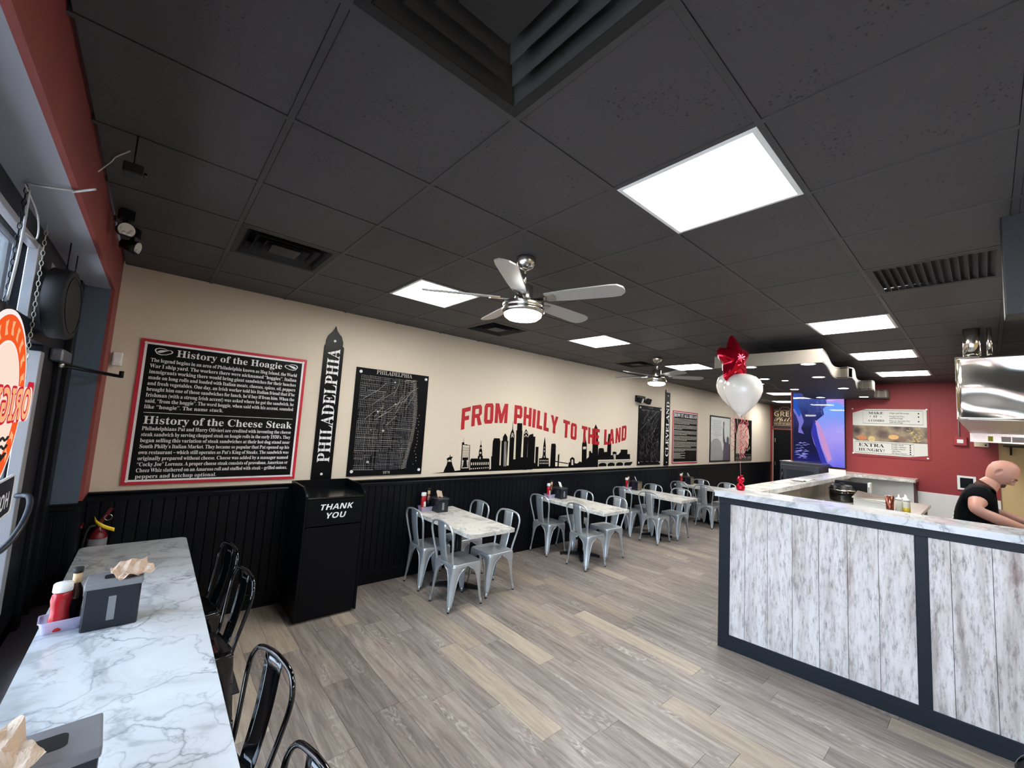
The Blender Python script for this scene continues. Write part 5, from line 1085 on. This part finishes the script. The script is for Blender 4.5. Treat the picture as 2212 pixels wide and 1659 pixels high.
cpart('rear_panel', MB().box(9.38, 9.74, .79, 1.60, 0, ZT0), m_lam2)
cpart('end_panel', MB().box(9.37, 9.745, .775, .79, 0, ZT0+.01), mat('dark_red_end', srgb(70, 26, 30), 0.5))
# worktop: front run, left return, rear run
wt = thing('countertop', 'white marble U-shaped countertop on the boarded counter', 'countertop', tuple(CA+Vector((0, 0, ZT0))))
def wpt(name, mb, m): 
    o = mb.build(name, m); o.parent = wt; o.matrix_parent_inverse = Matrix.Translation(-Vector(wt.location)); return o
P0 = cfn(-.03, -.055, 0); P1 = cfn(SEND, -.055, 0); P2 = cfn(SEND, .36, 0); P3 = cfn(.245, .36, 0)
front = [(P0[0], P0[1]), (P1[0], P1[1]), (P2[0], P2[1]), (P3[0], P3[1]), (P3[0]-.0, 1.44), (P3[0], 1.69)]
wpt('front_slab', MB().prism(front, lambda u, v, d: (u, v, d), ZT0, ZT1), m_marble)
wpt('return_slab', MB().prism([(P3[0]+.001, 1.44), (9.05, 1.48), (9.75, 1.48), (9.75, 1.80), (P3[0]+.001, 1.69)], lambda u, v, d: (u, v, d), ZT0, ZT1), m_marblew)
wpt('rear_slab', MB().prism([(9.30, .76), (9.749, .76), (9.749, 1.479), (9.08, 1.479)], lambda u, v, d: (u, v, d), ZT0, ZT1-.001), m_marblew)

# balloons on the counter
bx, by = 4.36, 1.575
t = thing('balloon_weight', 'crinkled red foil balloon weight on the counter corner', 'balloon weight', (bx, by, ZT1))
m_foil = mat('red_foil', srgb(206, 18, 48), 0.12, metal=0.85, bump=0.4, bscale=50)
MB().lathe([(0, 0), (.032, 0), (.038, .02), (.036, .045), (.02, .062), (.016, .07), (.03, .085), (.034, .105), (.02, .12), (0, .125)], n=18).build('pouch', m_foil, t)
fr = MB(); r = random.Random(4)
for k in range(60):
    a, e, L = r.uniform(0, 2*PI), r.uniform(-.3, 1.3), r.uniform(.03, .055); c0 = Vector((0, 0, .10)); dv = Vector((math.cos(a)*math.cos(e), math.sin(a)*math.cos(e), math.sin(e)))*L; sd = dv.cross(Vector((0, 0, 1))).normalized()*.004
    fr.add([tuple(c0-sd), tuple(c0+sd), tuple(c0+dv*1.0+sd*.4), tuple(c0+dv-sd*.4)], [(0, 1, 2, 3)])
tag(fr.build('foil_fringe', m_foil, t), kind='stuff')
m_ball = mat('white_latex', srgb(226, 222, 214), 0.18, var=0.02, coat=0.3)
def balloon(loc, tilt, lb, s=1.0):
    prof = [(0, -.215), (.012, -.215), (.010, -.205), (.03, -.19), (.075, -.145), (.125, -.075), (.158, 0), (.170, .06), (.165, .11), (.145, .155), (.105, .19), (.055, .208), (0, .213)]
    t = thing('white_balloon', lb, 'balloon', loc, 0, 'white balloons'); t.rotation_euler = tilt
    MB().lathe([(a*s, b*s) for a, b in prof[3:]], n=36).build('skin', m_ball, t); MB().lathe([(a*s, b*s) for a, b in prof[:4]], n=12).build('knot', m_ball, t)
balloon((4.345, 1.562, 2.305), (.08, .05, 0), 'large white balloon in front of the cluster')
balloon((4.66, 1.755, 2.375), (-.12, .1, 0), 'white balloon half hidden behind the larger one')
t = thing('foil_balloon', 'shiny red foil star balloon above the white balloons', 'balloon', (4.36, 1.65, 2.665)); t.rotation_euler = (.30, .12, 1.22); t.scale = (1, .95, 1.12)
def star(u, v):
    a = u*2*PI; rr = .19*(1+.26*math.cos(5*a))*v**.8; h = .085*(1-v**2.2)*(1-.25*math.cos(5*a)*v); return (rr*math.cos(a), rr*math.sin(a), h)
fo = MB().grid(60, 10, lambda u, v: (lambda p: (p[2], p[0], p[1]))(star(u, v))).grid(60, 10, lambda u, v: (lambda p: (-p[2], p[0], p[1]))(star(1-u, v)))
fo.build('skin', mat('red_mylar', srgb(190, 16, 44), 0.10, metal=0.8), t)
MB().box(-.002, .002, -.02, .02, -.27, -.20).build('tail', MATS['red_mylar'], t)
t = thing('curling_ribbon', 'curled pink and red ribbons hanging under the white balloons', 'ribbon', (4.345, 1.565, 2.08))
r = random.Random(9); m_rib = mat('pink_ribbon', srgb(222, 132, 134), 0.25, metal=0.3)
for k in range(11):
    x, y, z = r.uniform(-.03, .03), r.uniform(-.05, .09), r.uniform(-.05, .06); L = r.uniform(.12, .42); rad = r.uniform(.008, .026); ph = r.uniform(0, 6); n_ = int(L/.006)
    MB().tube([(x+rad*math.cos(ph+i*.5)*min(1, i/8), y+rad*math.sin(ph+i*.5)*min(1, i/8), z-i*L/n_) for i in range(n_)], .0022, 4).build('curl', m_foil if k % 4 == 0 else m_rib, t)
for (p, q) in (((0, 0, 0.02), (.012, .008, -.57)), ((.0, .09, .26), (.01, .01, -.40)), ((0, .07, .50), (.01, .01, -.3))):
    MB().tube(smooth_path([p, tuple((Vector(p)+Vector(q))/2+Vector((0, .012, 0))), q]), .0015, 4).build('string', m_rib, t)
# small things on the worktop
tag(MB().grid(10, 6, lambda u, v: (6.15+u*.38+.01*math.sin(v*5), 1.50+v*.13+.01*math.sin(u*6), ZT1+.012+.012*math.sin(u*9)*math.cos(v*4)+.006*v)).build('paper_slip', m_paper, None, .001), 'curled white paper slips lying on the counter return', 'paper')
t = thing('card_holder', 'white folded card standing on the far counter corner', 'card', (8.55, 1.64, ZT1))
for s_ in (0, 1): MB().box(-.012+s_*.02, -.008+s_*.02, -.13, .09, 0, .075).build('card_face', m_paper, t)
MB().box(-.012, .012, -.13, .09, .0745, .078).build('card_spine', m_paper, t)
# kitchen bench with cooker, pan, tumbler, squeeze bottles
t = thing('prep_bench', 'stainless prep bench behind the counter', 'bench', (7.3, .95, 0)); ZB = 1.12
MB().cbox(-.75, .95, -.42, .52, ZB-.04, ZB, .005).build('bench_top', MATS['brushed_stainless'], t)
for sx in (-.7, .9):
    for sy in (-.37, .47): MB().tube([(sx, sy, 0), (sx, sy, ZB-.03)], .02, 10).build('leg', m_steel, t)
MB().box(-.72, .92, -.40, .50, .25, .27).build('shelf', m_steel, t)
t = thing('rice_cooker', 'black round cooker standing on the kitchen bench', 'cooker', (7.12, 1.30, ZB))
MB().lathe([(0, 0), (.12, 0), (.135, .02), (.14, .11), (.135, .14), (0, .14)], n=30).build('body', m_gloss, t); MB().lathe([(0.135, .14), (.142, .145), (.142, .16), (.13, .17), (.12, .205), (.10, .22), (0, .225)], n=30).build('lid', m_iron, t)
MB().lathe([(.143, .142), (.146, .146), (.146, .156), (.143, .16)], n=30).build('rim', m_steel, t); MB().lathe([(0, .225), (.025, .225), (.03, .24), (0, .245)], n=14).build('knob', m_rubber, t)
t = thing('small_appliance', 'black box with a white edge behind the round cooker', 'appliance', (7.5, 1.24, ZB))
MB().cbox(-.06, .06, -.16, .20, 0, .25, .01).build('body', m_iron, t); MB().cbox(-.07, .07, -.19, -.16, 0, .26, .008).build('door', m_white, t); MB().box(-.075, -.07, -.18, -.17, .05, .2).build('handle', m_steel, t)
t = thing('steam_pan', 'stainless pan with a sloping lid on the kitchen bench', 'pan', (6.98, .97, ZB))
MB().prism([(-.16, 0), (.16, 0), (.16, .10), (-.16, .10)], lambda u, v, d: (u, d, v), -.18, .16).build('body', MATS['brushed_stainless'], t)
MB().add([(-.17, .17, .10), (.17, .17, .16), (.17, -.2, .11), (-.17, -.2, .06)], [(0, 1, 2, 3)]).build('lid', m_stain, t, .006); MB().tube([(-.17, .17, .10), (.17, .17, .16), (.17, -.2, .11)], .006, 8).build('lid_rim', m_steel, t)
t = thing('tumbler', 'copper coloured metal tumbler beside the squeeze bottles', 'tumbler', (6.72, .775, ZB))
MB().lathe([(0, 0), (.033, 0), (.034, .01), (.042, .19), (.040, .19), (.033, .012), (0, .012)], n=26).build('cup', mat('copper_metal', srgb(150, 88, 76), 0.25, metal=0.9), t); MB().lathe([(.0405, .185), (.0435, .187), (.0435, .193), (.0405, .194)], n=26).build('rim', m_steel, t)
m_oil = mat('yellow_oil', srgb(196, 172, 40), 0.2); m_milk = mat('milky_plastic', srgb(222, 220, 206), 0.35)
for x, y, fill, lb in ((6.80, .705, 0, 'empty squeeze bottle next to the copper tumbler'), (6.76, .635, 1, 'squeeze bottle with yellow oil'), (6.92, .66, 0, 'squeeze bottle behind the one with oil')):
    t = thing('squeeze_bottle', lb, 'squeeze bottle', (x, y, ZB), 0, 'squeeze bottles')
    MB().lathe([(0, 0), (.031, 0), (.033, .005), (.033, .13), (.028, .145), (0, .145)], n=20).build('body', m_milk, t)
    MB().lathe([(0, .143), (.031, .143), (.031, .16), (.02, .17), (.008, .178), (.004, .21), (0, .21)], n=20).build('nozzle_cap', m_white, t)
    if fill: MB().lathe([(.0333, .004), (.0337, .004), (.0337, .07), (.0333, .07)], n=20).build('oil_level', m_oil, t)
# cooler below the screen
t = thing('drinks_cooler', 'charcoal upright cooler standing under the screen', 'cooler', (8.97, 2.255, 0))
m_cool = mat('charcoal_cooler', srgb(64, 68, 76), 0.35, metal=0.2)
MB().cbox(.03, .74, -.31, .31, .05, 1.49, .01).build('body', m_cool, t); MB().cbox(0, .03, -.30, .30, .10, 1.44, .008).build('door', m_cool, t)
MB().cbox(-.01, .0, -.22, .20, .2, 1.36, .003).build('door_panel', mat('smoked_door', srgb(52, 58, 68), 0.15), t); MB().tube([(-.03, .26, 1.05), (-.03, .26, 1.35)], .012, 10).build('handle', m_gloss, t)
MB().box(.02, .74, -.315, .315, 1.49, 1.50).build('top', m_steel, t)
for sy in (-.27, .27): MB().lathe([(0, 0), (.025, 0), (.025, .05), (0, .05)], (.1, sy, 0), 12).lathe([(0, 0), (.025, 0), (.025, .05), (0, .05)], (.66, sy, 0), 12).build('castor', m_rubber, t)

# ------------------------------------------------------------ screen, menu board and fittings on the red wall
t = thing('wall_screen', 'tall upright screen glowing blue and lavender on the red wall', 'screen', (XR, 2.12, 1.44))
Y0, Y1, Z0, Z1 = -2.535, -1.705, 1.43, 2.845
part(t, 'housing', MB().prism(rect(Y0, Y1, Z0, Z1), onred, 0.02, 0.075), m_rubber); part(t, 'bracket', MB().prism(rect(-2.3, -1.9, 1.9, 2.4), onred, 0.0, 0.02), m_iron)
def scr(name, col, s=1.0): return emit(name, srgb(*col), TV_E*s)
def grad(name, stops, axis):
    m = bpy.data.materials.new(name); m.use_nodes = True; nt = m.node_tree; N = nt.nodes.new; L = nt.links.new; nt.nodes.remove(nt.nodes['Principled BSDF'])
    g = N('ShaderNodeNewGeometry'); sx = N('ShaderNodeSeparateXYZ'); L(g.outputs['Position'], sx.inputs[0]); mr = N('ShaderNodeMapRange')
    m.cycles.emission_sampling = 'NONE'; a, b = (1.44, 2.84) if axis == 'Z' else (2.53, 1.71); mr.inputs[1].default_value = a; mr.inputs[2].default_value = b; L(sx.outputs[axis], mr.inputs[0])
    n = N('ShaderNodeTexNoise'); n.inputs['Scale'].default_value = 5; L(g.outputs['Position'], n.inputs['Vector']); ma = N('ShaderNodeMath'); ma.operation = 'MULTIPLY_ADD'; ma.inputs[1].default_value = .25; L(n.outputs['Fac'], ma.inputs[0]); L(mr.outputs[0], ma.inputs[2])
    r = ramp(nt, ma.outputs[0], stops); e = N('ShaderNodeEmission'); e.inputs[1].default_value = TV_E; L(r.outputs[0], e.inputs[0]); L(e.outputs[0], nt.nodes['Material Output'].inputs[0]); return m
def sp_(pts): return [(Y0+.012+(Y1-Y0-.024)*a, Z0+.012+(Z1-Z0-.024)*b) for a, b in pts]
part(t, 'picture', MB().prism(sp_(rect(0, 1, 0, 1)), onred, .075, .0765), grad('screen_sky', [(0.1, srgb(100, 100, 235)), (.3, srgb(150, 140, 240)), (.55, srgb(176, 160, 246)), (.75, srgb(140, 160, 250)), (.95, srgb(110, 170, 255)), (1.0, srgb(190, 150, 235))], 'Z'))
part(t, 'picture', MB().prism(sp_([(0, 1), (.70, 1), (.73, .93), (.66, .90), (.68, .83), (.6, .78), (.62, .70), (.48, .62), (.40, .52), (.36, .45), (.42, .3), (.50, .18), (.56, .06), (.64, 0), (0, 0)]), onred, .0765, .077), grad('screen_cliff', [(0.1, srgb(34, 34, 110)), (.35, srgb(28, 30, 66)), (.6, srgb(30, 34, 66)), (.8, srgb(46, 52, 110)), (1, srgb(60, 80, 150))], 'Z'))
part(t, 'picture', MB().prism(sp_([(.42, .62), (.46, .55), (.50, .40), (.56, .25), (.66, .06), (.78, .0), (.63, 0), (.55, .06), (.49, .18), (.42, .32), (.36, .45)]), onred, .077, .0774), scr('screen_blue', (58, 60, 170)))
part(t, 'picture', MB().prism(sp_([(.44, .62), (.50, .52), (.54, .38), (.60, .22), (.70, .06), (.76, .10), (.70, .26), (.62, .42), (.56, .52), (.50, .60)]), onred, .0774, .0778), scr('screen_pink', (206, 150, 206)))
part(t, 'picture', MB().prism(sp_([(0, .98), (.06, .98), (.10, .80), (.18, .68), (.22, .60), (.16, .50), (.22, .42), (.10, .44), (.12, .56), (.06, .68), (0, .74)]), onred, .0774, .0778), scr('screen_lav', (120, 116, 206)))
part(t, 'picture', MB().prism(sp_([(0, 1), (.05, 1), (.09, .84), (.16, .70), (.12, .66), (.04, .76), (0, .78)]), onred, .0778, .078), scr('screen_azure', (40, 86, 190)))
mb = MB(); r = random.Random(6)
for k in range(46):
    a, b = r.uniform(.01, .26)*1.0, r.uniform(.08, .30); mb.prism(sp_([(a, b), (a+r.uniform(.03, .12), b+.004), (a+.05, b+.012)]), onred, .0782, .0782)
part(t, 'picture', mb, scr('screen_foam', (150, 150, 232)))
mb = MB()
for k in range(16):
    a, b = r.uniform(.46, .62), r.uniform(.72, .98); mb.prism(sp_([(a, b), (a+.012, b-.003), (a+.05, b-.09)]), onred, .0782, .0782)
part(t, 'picture', mb, scr('screen_violet', (110, 104, 200)))
part(t, 'glass', MB().prism(rect(Y0+.008, Y1-.008, Z0+.008, Z1-.008), onred, .0786, .0790), glass_mat('screen_glass', (1, 1, 1, 1), .08))

t = thing('menu_board', 'white menu board with a food photo strip on the red wall', 'menu board', (XR, 1.12, 1.70))
U0, U1, V0, V1 = -1.64, -.605, 1.695, 2.575
mp_ = lambda a, b: (U0+.035+(U1-U0-.07)*a, V0+.035+(V1-V0-.07)*b)
part(t, 'backing', MB().prism(rect(U0, U1, V0, V1), onred, 0.0, .012), m_red)
part(t, 'red_field', MB().prism([mp_(0, 0), mp_(1, 0), mp_(1, 1), mp_(0, 1)], onred, .012, .014), m_pred if False else mat('deep_red_print', srgb(150, 30, 46), 0.4))
part(t, 'white_field', MB().prism([mp_(*p) for p in ((0, .91), (.2, 1), (1, 1), (1, .63), (0, .63))], onred, .014, .0146), mat('menu_white', srgb(206, 206, 198), .5, var=.02)); part(t, 'white_field', MB().prism([mp_(*p) for p in ((0, .33), (.06, .29), (1, .29), (1, .05), (.76, 0), (0, 0))], onred, .014, .0146), MATS['menu_white'])
part(t, 'photo_strip', MB().prism([mp_(*p) for p in ((0, .63), (1, .63), (1, .29), (.06, .29), (0, .33))], onred, .014, .0147), foodstrip('food_photo'))
ph = MB()
for a, b, ra, rb, c_ in ((.13, .36, .07, .05, (196, 120, 70)), (.27, .34, .05, .06, (200, 176, 120)), (.57, .40, .07, .05, (206, 160, 100)), (.68, .36, .055, .06, (120, 92, 74))):
    part(t, 'photo_food', MB().prism([mp_(*p) for p in ell(a, b, ra, rb, 18)], onred, .0147, .0151), mat('food_%d' % c_[0], srgb(*c_), .5, var=.25, scale=25))
fr = MB(); 
for k in range(26): a, b, g_ = r.uniform(.78, .97), r.uniform(.31, .60), r.uniform(0, 3); fr.tube([onred(*mp_(a, b), .015), onred(*mp_(a+.05*math.cos(g_), min(.62, max(.30, b+.06*math.sin(g_)))), .015)], .006, 4)
part(t, 'photo_fries', fr, mat('fries_print', srgb(196, 178, 120), .5, var=.2))
ln = MB()
for q in (((.15, .97), (.955, .97), (.955, .68), (.15, .68)), ((.03, .265), (.83, .265), (.83, .03), (.03, .03))): ln.tube([onred(*mp_(*p), .0148) for p in q], .0028, 4, closed=True, smooth=False)
part(t, 'frame_line', ln, m_pboard)
tx = MB(); T = lambda s_, a0, a1, b, sz, st='serif': fit_text(tx, s_, st, mp_(a0, 0)[0], mp_(a1, 0)[0], mp_(0, b)[1], onred, .0150, sz)
T('MAKE', .23, .44, .885, .062); T('IT', .30, .36, .81, .055); T('A COMBO', .22, .45, .72, .058); T('EXTRA', .08, .44, .165, .085); T('HUNGRY?', .08, .45, .065, .072)
for a in (.255, .405): tx.prism(ell(*mp_(a, .833), .007, .007, 8), onred, .015, .015)
for s_, a1, b in (('Chips and Beverage', .78, .90), ('Fresh Cut Fries', .72, .83), ('and Beverage', .70, .79), ('Fries or Specialty Fry', .79, .735), ('and Beverage', .70, .70)): T(s_, .52, a1, b, .034)
for s_, a1, b in (('Double Steak', .70, .225), ('Double Chicken', .73, .18), ('Double Cheese', .72, .135), ('Add Whiz', .66, .09), ('All Three Cheeses', .74, .047)): T(s_, .54, a1, b, .033)
for a, b in ((.90, .90), (.90, .83), (.90, .735), (.785, .225), (.785, .18), (.785, .135), (.785, .09), (.785, .047)): tx.prism([mp_(a-.01, b), mp_(a+.01, b), mp_(a+.008, b+.025), mp_(a-.008, b+.025)], onred, .015, .015)
part(t, 'lettering', tx, m_pboard)
screws(t, [mp_(.0, 1.0), mp_(1, 1), mp_(0, 0), mp_(1, 0)], .014, .013, onred)
t = thing('alarm_box', 'red alarm strobe box on the red wall below the hood', 'alarm', (XR, .27, 1.97))
MB().cbox(-.05, 0, -.075, .075, 0, .14, .008).build('body', mat('alarm_red', srgb(150, 30, 36), .4), t); MB().cbox(-.058, -.05, -.035, .035, .04, .10, .004).build('strobe', m_white, t); MB().tube([(-.02, .01, .14), (-.02, .01, 1.02)], .008, 8).build('conduit', m_silver, t)
t = thing('thermostat', 'cream control box on the red wall beside the alarm', 'control box', (XR, .05, 1.97))
MB().cbox(-.03, 0, -.075, .075, 0, .13, .006).build('body', mat('cream_plastic', srgb(214, 200, 172), .5), t); MB().lathe([(0, -.034), (.012, -.034), (.012, -.03), (0, -.03)], (0, -.045, .03), 10, axis='x').build('dial', m_iron, t)
t = thing('small_picture', 'small white framed notice on the red wall behind the man', 'notice', (XR, .22, 1.28))
MB().cbox(-.02, 0, -.10, .10, 0, .22, .004).build('frame', m_white, t); MB().box(-.022, -.02, -.07, .07, .03, .19).build('sheet', m_pboard, t)
t = thing('wall_shelf', 'dark bracket shelf on the tan kitchen wall', 'shelf', (XR+.02, -.35, 1.99))
MB().cbox(-.2, 0, -.5, .18, 0, .02, .004).build('board', m_iron, t)
for y in (-.4, .1): MB().prism([(0, 0), (-.16, 0), (0, -.12)], lambda u, v, d: (u, d, v), y, y+.02).build('bracket', m_iron, t)
# ------------------------------------------------------------ the man behind the counter
def skin_mesh(name, verts, edges, radii, root=0, lev=2):
    me = bpy.data.meshes.new(name); me.from_pydata(verts, edges, []); o = bpy.data.objects.new(name, me); COL.objects.link(o)
    o.modifiers.new('s', 'SKIN')
    for i, r in enumerate(radii):
        v = me.skin_vertices[0].data[i]; v.radius = r if isinstance(r, tuple) else (r, r); v.use_root = (i == root)
    sd = o.modifiers.new('d', 'SUBSURF'); sd.levels = lev; sd.render_levels = lev
    bpy.context.view_layer.update()
    me2 = bpy.data.meshes.new_from_object(o.evaluated_get(bpy.context.evaluated_depsgraph_get()))
    bpy.data.objects.remove(o, do_unlink=True); bpy.data.meshes.remove(me)
    vs = [tuple(v.co) for v in me2.vertices]; fs = [tuple(p.vertices) for p in me2.polygons]; bpy.data.meshes.remove(me2)
    mb = MB().add(vs, fs, True); return mb
PX = 5.22
m_skin = mat('light_skin', srgb(178, 130, 112), 0.5, var=0.06, scale=12); m_skin.node_tree.nodes['Principled BSDF'].inputs['Subsurface Weight'].default_value = 0.08
m_shirt = mat('black_cotton', srgb(7, 8, 10), 0.9, spec=0.1, var=0.15, bump=0.2, bscale=30); m_pants = mat('dark_trousers', srgb(34, 36, 44), 0.8)
man = thing('person', 'bald man in a black T-shirt bending over behind the counter', 'person', (PX, .06, 0))
def rel(p): return (p[0], p[1]-.06, p[2])
# skeleton: facing -y; near (camera) side is -x
V = [(0, .07, .96), (0, .085, 1.12), (0, .08, 1.30), (0, .06, 1.46), (0, .035, 1.57), (0, -.005, 1.635), (0, -.045, 1.69),      # 0-6 pelvis..head base
     (-.17, .045, 1.545), (-.265, .075, 1.44), (-.225, -.07, 1.375), (-.17, -.175, 1.335), (-.16, -.215, 1.325),                # 7-11 near arm
     (.17, .045, 1.545), (.255, .05, 1.41), (.20, -.10, 1.375), (.13, -.22, 1.345), (.12, -.26, 1.335),                          # 12-16 far arm
     (-.095, .07, .90), (-.10, .05, .50), (-.10, .08, .10), (-.10, .0, .05), (.095, .07, .90), (.10, .05, .50), (.10, .08, .10), (.10, .0, .05)]  # 17-24 legs
E_ = [(0,1),(1,2),(2,3),(3,4),(4,5),(5,6),(3,7),(7,8),(8,9),(9,10),(10,11),(3,12),(12,13),(13,14),(14,15),(15,16),(0,17),(17,18),(18,19),(19,20),(0,21),(21,22),(22,23),(23,24)]
Rr = [(.15,.12),(.145,.12),(.155,.125),(.14,.11),.075,.062,.062, .068,.048,.044,.030,.034, .068,.048,.044,.030,.034, .085,.06,.04,.035,.085,.06,.04,.035]
body = skin_mesh('body', [rel(v) for v in V], E_, Rr)
# head shaped as a skull with jaw, then joined to the same surface
HC = Vector((0, -.075, 1.738)); HR = Matrix.Rotation(math.radians(44), 4, 'X')
def head(u, v):
    th = u*2*PI; ph = (v-.5)*PI*.998; x = math.cos(ph)*math.sin(th); y = -math.cos(ph)*math.cos(th); z = math.sin(ph)
    X, Y, Zz = x*.068, y*.088, z*.108
    if z < 0: X *= 1-.22*(-z)**1.3; Y *= 1-(.05 if y < 0 else .35)*(-z)**1.2
    if z > .2 and y > 0: Y *= 1.06
    f = max(0, -y)*max(0, 1-abs(x)*6)      # mid face
    nose = math.exp(-((z+.18)/.16)**2)*f*.024+math.exp(-((z+.30)/.07)**2)*f*.012
    brow = math.exp(-((z-.16)/.09)**2)*max(0, -y)**2*.008*(abs(x) < .75)
    eye = math.exp(-((z-.02)/.09)**2)*math.exp(-((abs(x)-.38)/.16)**2)*max(0, -y)*.012
    lips = math.exp(-((z+.52)/.05)**2)*max(0, -y)*math.exp(-(x/.3)**2)*.006; chin = math.exp(-((z+.82)/.14)**2)*max(0, -y)**1.2*.016
    Y -= nose+brow-eye+lips+chin
    p = HR @ Vector((X, Y, Zz)); return rel(tuple(HC+p))
body.grid(40, 30, head)
for s_ in (-1, 1):   # ears
    c0 = HC+HR @ Vector((s_*.067, .012, -.005))
    body.add([rel(tuple(c0+HR @ Vector((s_*(.010*math.sin(b)+.006), .019*math.cos(a)*math.sin(b)*1.0+.004, .032*math.sin(a)*math.sin(b))))) for b in (.05, .6, 1.2, 1.57) for a in [k*2*PI/12 for k in range(12)]],
             [(i*12+k, i*12+(k+1) % 12, (i+1)*12+(k+1) % 12, (i+1)*12+k) for i in range(3) for k in range(12)], True)
# hands: palm and five fingers each, curled over the work
for s_, wr, ax in ((-1, Vector(V[11]), Vector((.12, -.95, -.25)).normalized()), (1, Vector(V[16]), Vector((-.2, -.95, -.2)).normalized())):
    lat = Vector((1, 0, 0))-ax*ax.x; lat.normalize(); dn = lat.cross(ax)*(1 if (lat.cross(ax)).z < 0 else -1)
    pc = wr+ax*.03
    body.add([rel(tuple(pc+ax*a*.050+lat*b*.042+dn*c_*.015)) for a in (-1, 1) for b in (-1, 1) for c_ in (-1, 1)], [(0, 1, 3, 2), (4, 6, 7, 5), (0, 4, 5, 1), (2, 3, 7, 6), (0, 2, 6, 4), (1, 5, 7, 3)])
    for k, L in enumerate((.070, .080, .076, .060)):
        b0 = pc+ax*.045+lat*(-.031+.0205*k); body.tube([rel(tuple(b0)), rel(tuple(b0+ax*L*.4+dn*.006)), rel(tuple(b0+ax*L*.7+dn*.022)), rel(tuple(b0+ax*L*.85+dn*.042))], [.0095, .009, .0085, .007], 8)
    th0 = pc-ax*.02+lat*(-.04*s_*-1); body.tube([rel(tuple(th0)), rel(tuple(th0+lat*.02*s_+ax*.03+dn*.01)), rel(tuple(th0+lat*.022*s_+ax*.06+dn*.025))], [.012, .0105, .0085], 8)
body.build('body', m_skin, man)
m_hair = mat('dark_goatee', srgb(60, 38, 32), 0.8)
cg = head(0, .5+math.asin(-.66)/PI)
MB().lathe([(0, -.022), (.014, -.018), (.022, 0), (.018, .014), (0, .020)], cg, 12).build('goatee', m_hair, man)
for s_ in (-1, 1):
    ce = Vector(head(-s_*.062 % 1.0, .505)); MB().lathe([(0, -.008), (.007, -.004), (.008, 0), (.007, .004), (0, .008)], tuple(ce), 10).build('eye', m_paper, man)
    MB().lathe([(0, -.003), (.004, -.002), (.004, .002), (0, .003)], tuple(ce+HR @ Vector((0, -.007, 0))), 8).build('pupil', m_rubber, man)
    MB().tube([head((-s_*.062+k*.014) % 1.0, .555-.002*abs(k)) for k in (-2, -1, 0, 1, 2)], .004, 6).build('eyebrow', m_hair, man)
# shirt follows torso and upper arms; trousers follow the legs
sv = [V[0], V[1], V[2], V[3], (0, .045, 1.545), V[7], (-.222, .060, 1.487), V[12], (.222, .05, 1.468)]
sv[0] = (0, .07, .99)
sh = skin_mesh('shirt', [rel(v) for v in sv], [(0,1),(1,2),(2,3),(3,4),(3,5),(5,6),(3,7),(7,8)], [(.165,.14),(.165,.14),(.17,.142),(.155,.125),(.10,.09),.088,.075,.088,.075], lev=2)
so = sh.build('shirt', m_shirt, man)
tx = MB()
from mathutils.bvhtree import BVHTree
bvh = BVHTree.FromPolygons([Vector(v) for v in sh.v], sh.f)
def onback(u, v, d):
    h = bvh.ray_cast(Vector((u, 1.0, v)), Vector((0, -1, 0)))[0]
    return (u, (h.y if h else .12)+.002+d, v)
def backprint(name, w_, h_, zc, m, oval=False):
    mb = MB(); n_ = 10
    pts = [[(w_*(2*i/n_-1), h_*(2*j/4-1)) for i in range(n_+1)] for j in range(5)]
    if oval: pts = [[(x*math.sqrt(max(.02, 1-(y/h_)**2)), y) for x, y in r_] for r_ in pts]
    mb.add([onback(x, zc+y, 0) for r_ in pts for x, y in r_], [(j*(n_+1)+i, j*(n_+1)+i+1, (j+1)*(n_+1)+i+1, (j+1)*(n_+1)+i) for j in range(4) for i in range(n_)], True); mb.build(name, m, so)
backprint('back_logo', .075, .055, 1.46, mat('pink_print', srgb(222, 150, 160), .7, var=.3, scale=40), True)
for k in range(3): backprint('back_print', .085-.01*k, .009, 1.37-k*.032, m_pwhite)
pv = [(0, .07, .97), V[17], V[18], (-.10, .08, .08), V[21], V[22], (.10, .08, .08)]
skin_mesh('trousers', [rel(v) for v in pv], [(0,1),(1,2),(2,3),(0,4),(4,5),(5,6)], [(.155,.13),.10,.078,.065,.10,.078,.065]).build('trousers', m_pants, man)
for sx in (-.10, .10): MB().loops([[(sx+.045*math.cos(a)*s, -.02+.13*math.sin(a)*s, z) for a in [k*2*PI/18 for k in range(18)]] for z, s in ((0, .95), (.01, 1), (.05, .95), (.09, .6))]).build('shoe', m_rubber, man)
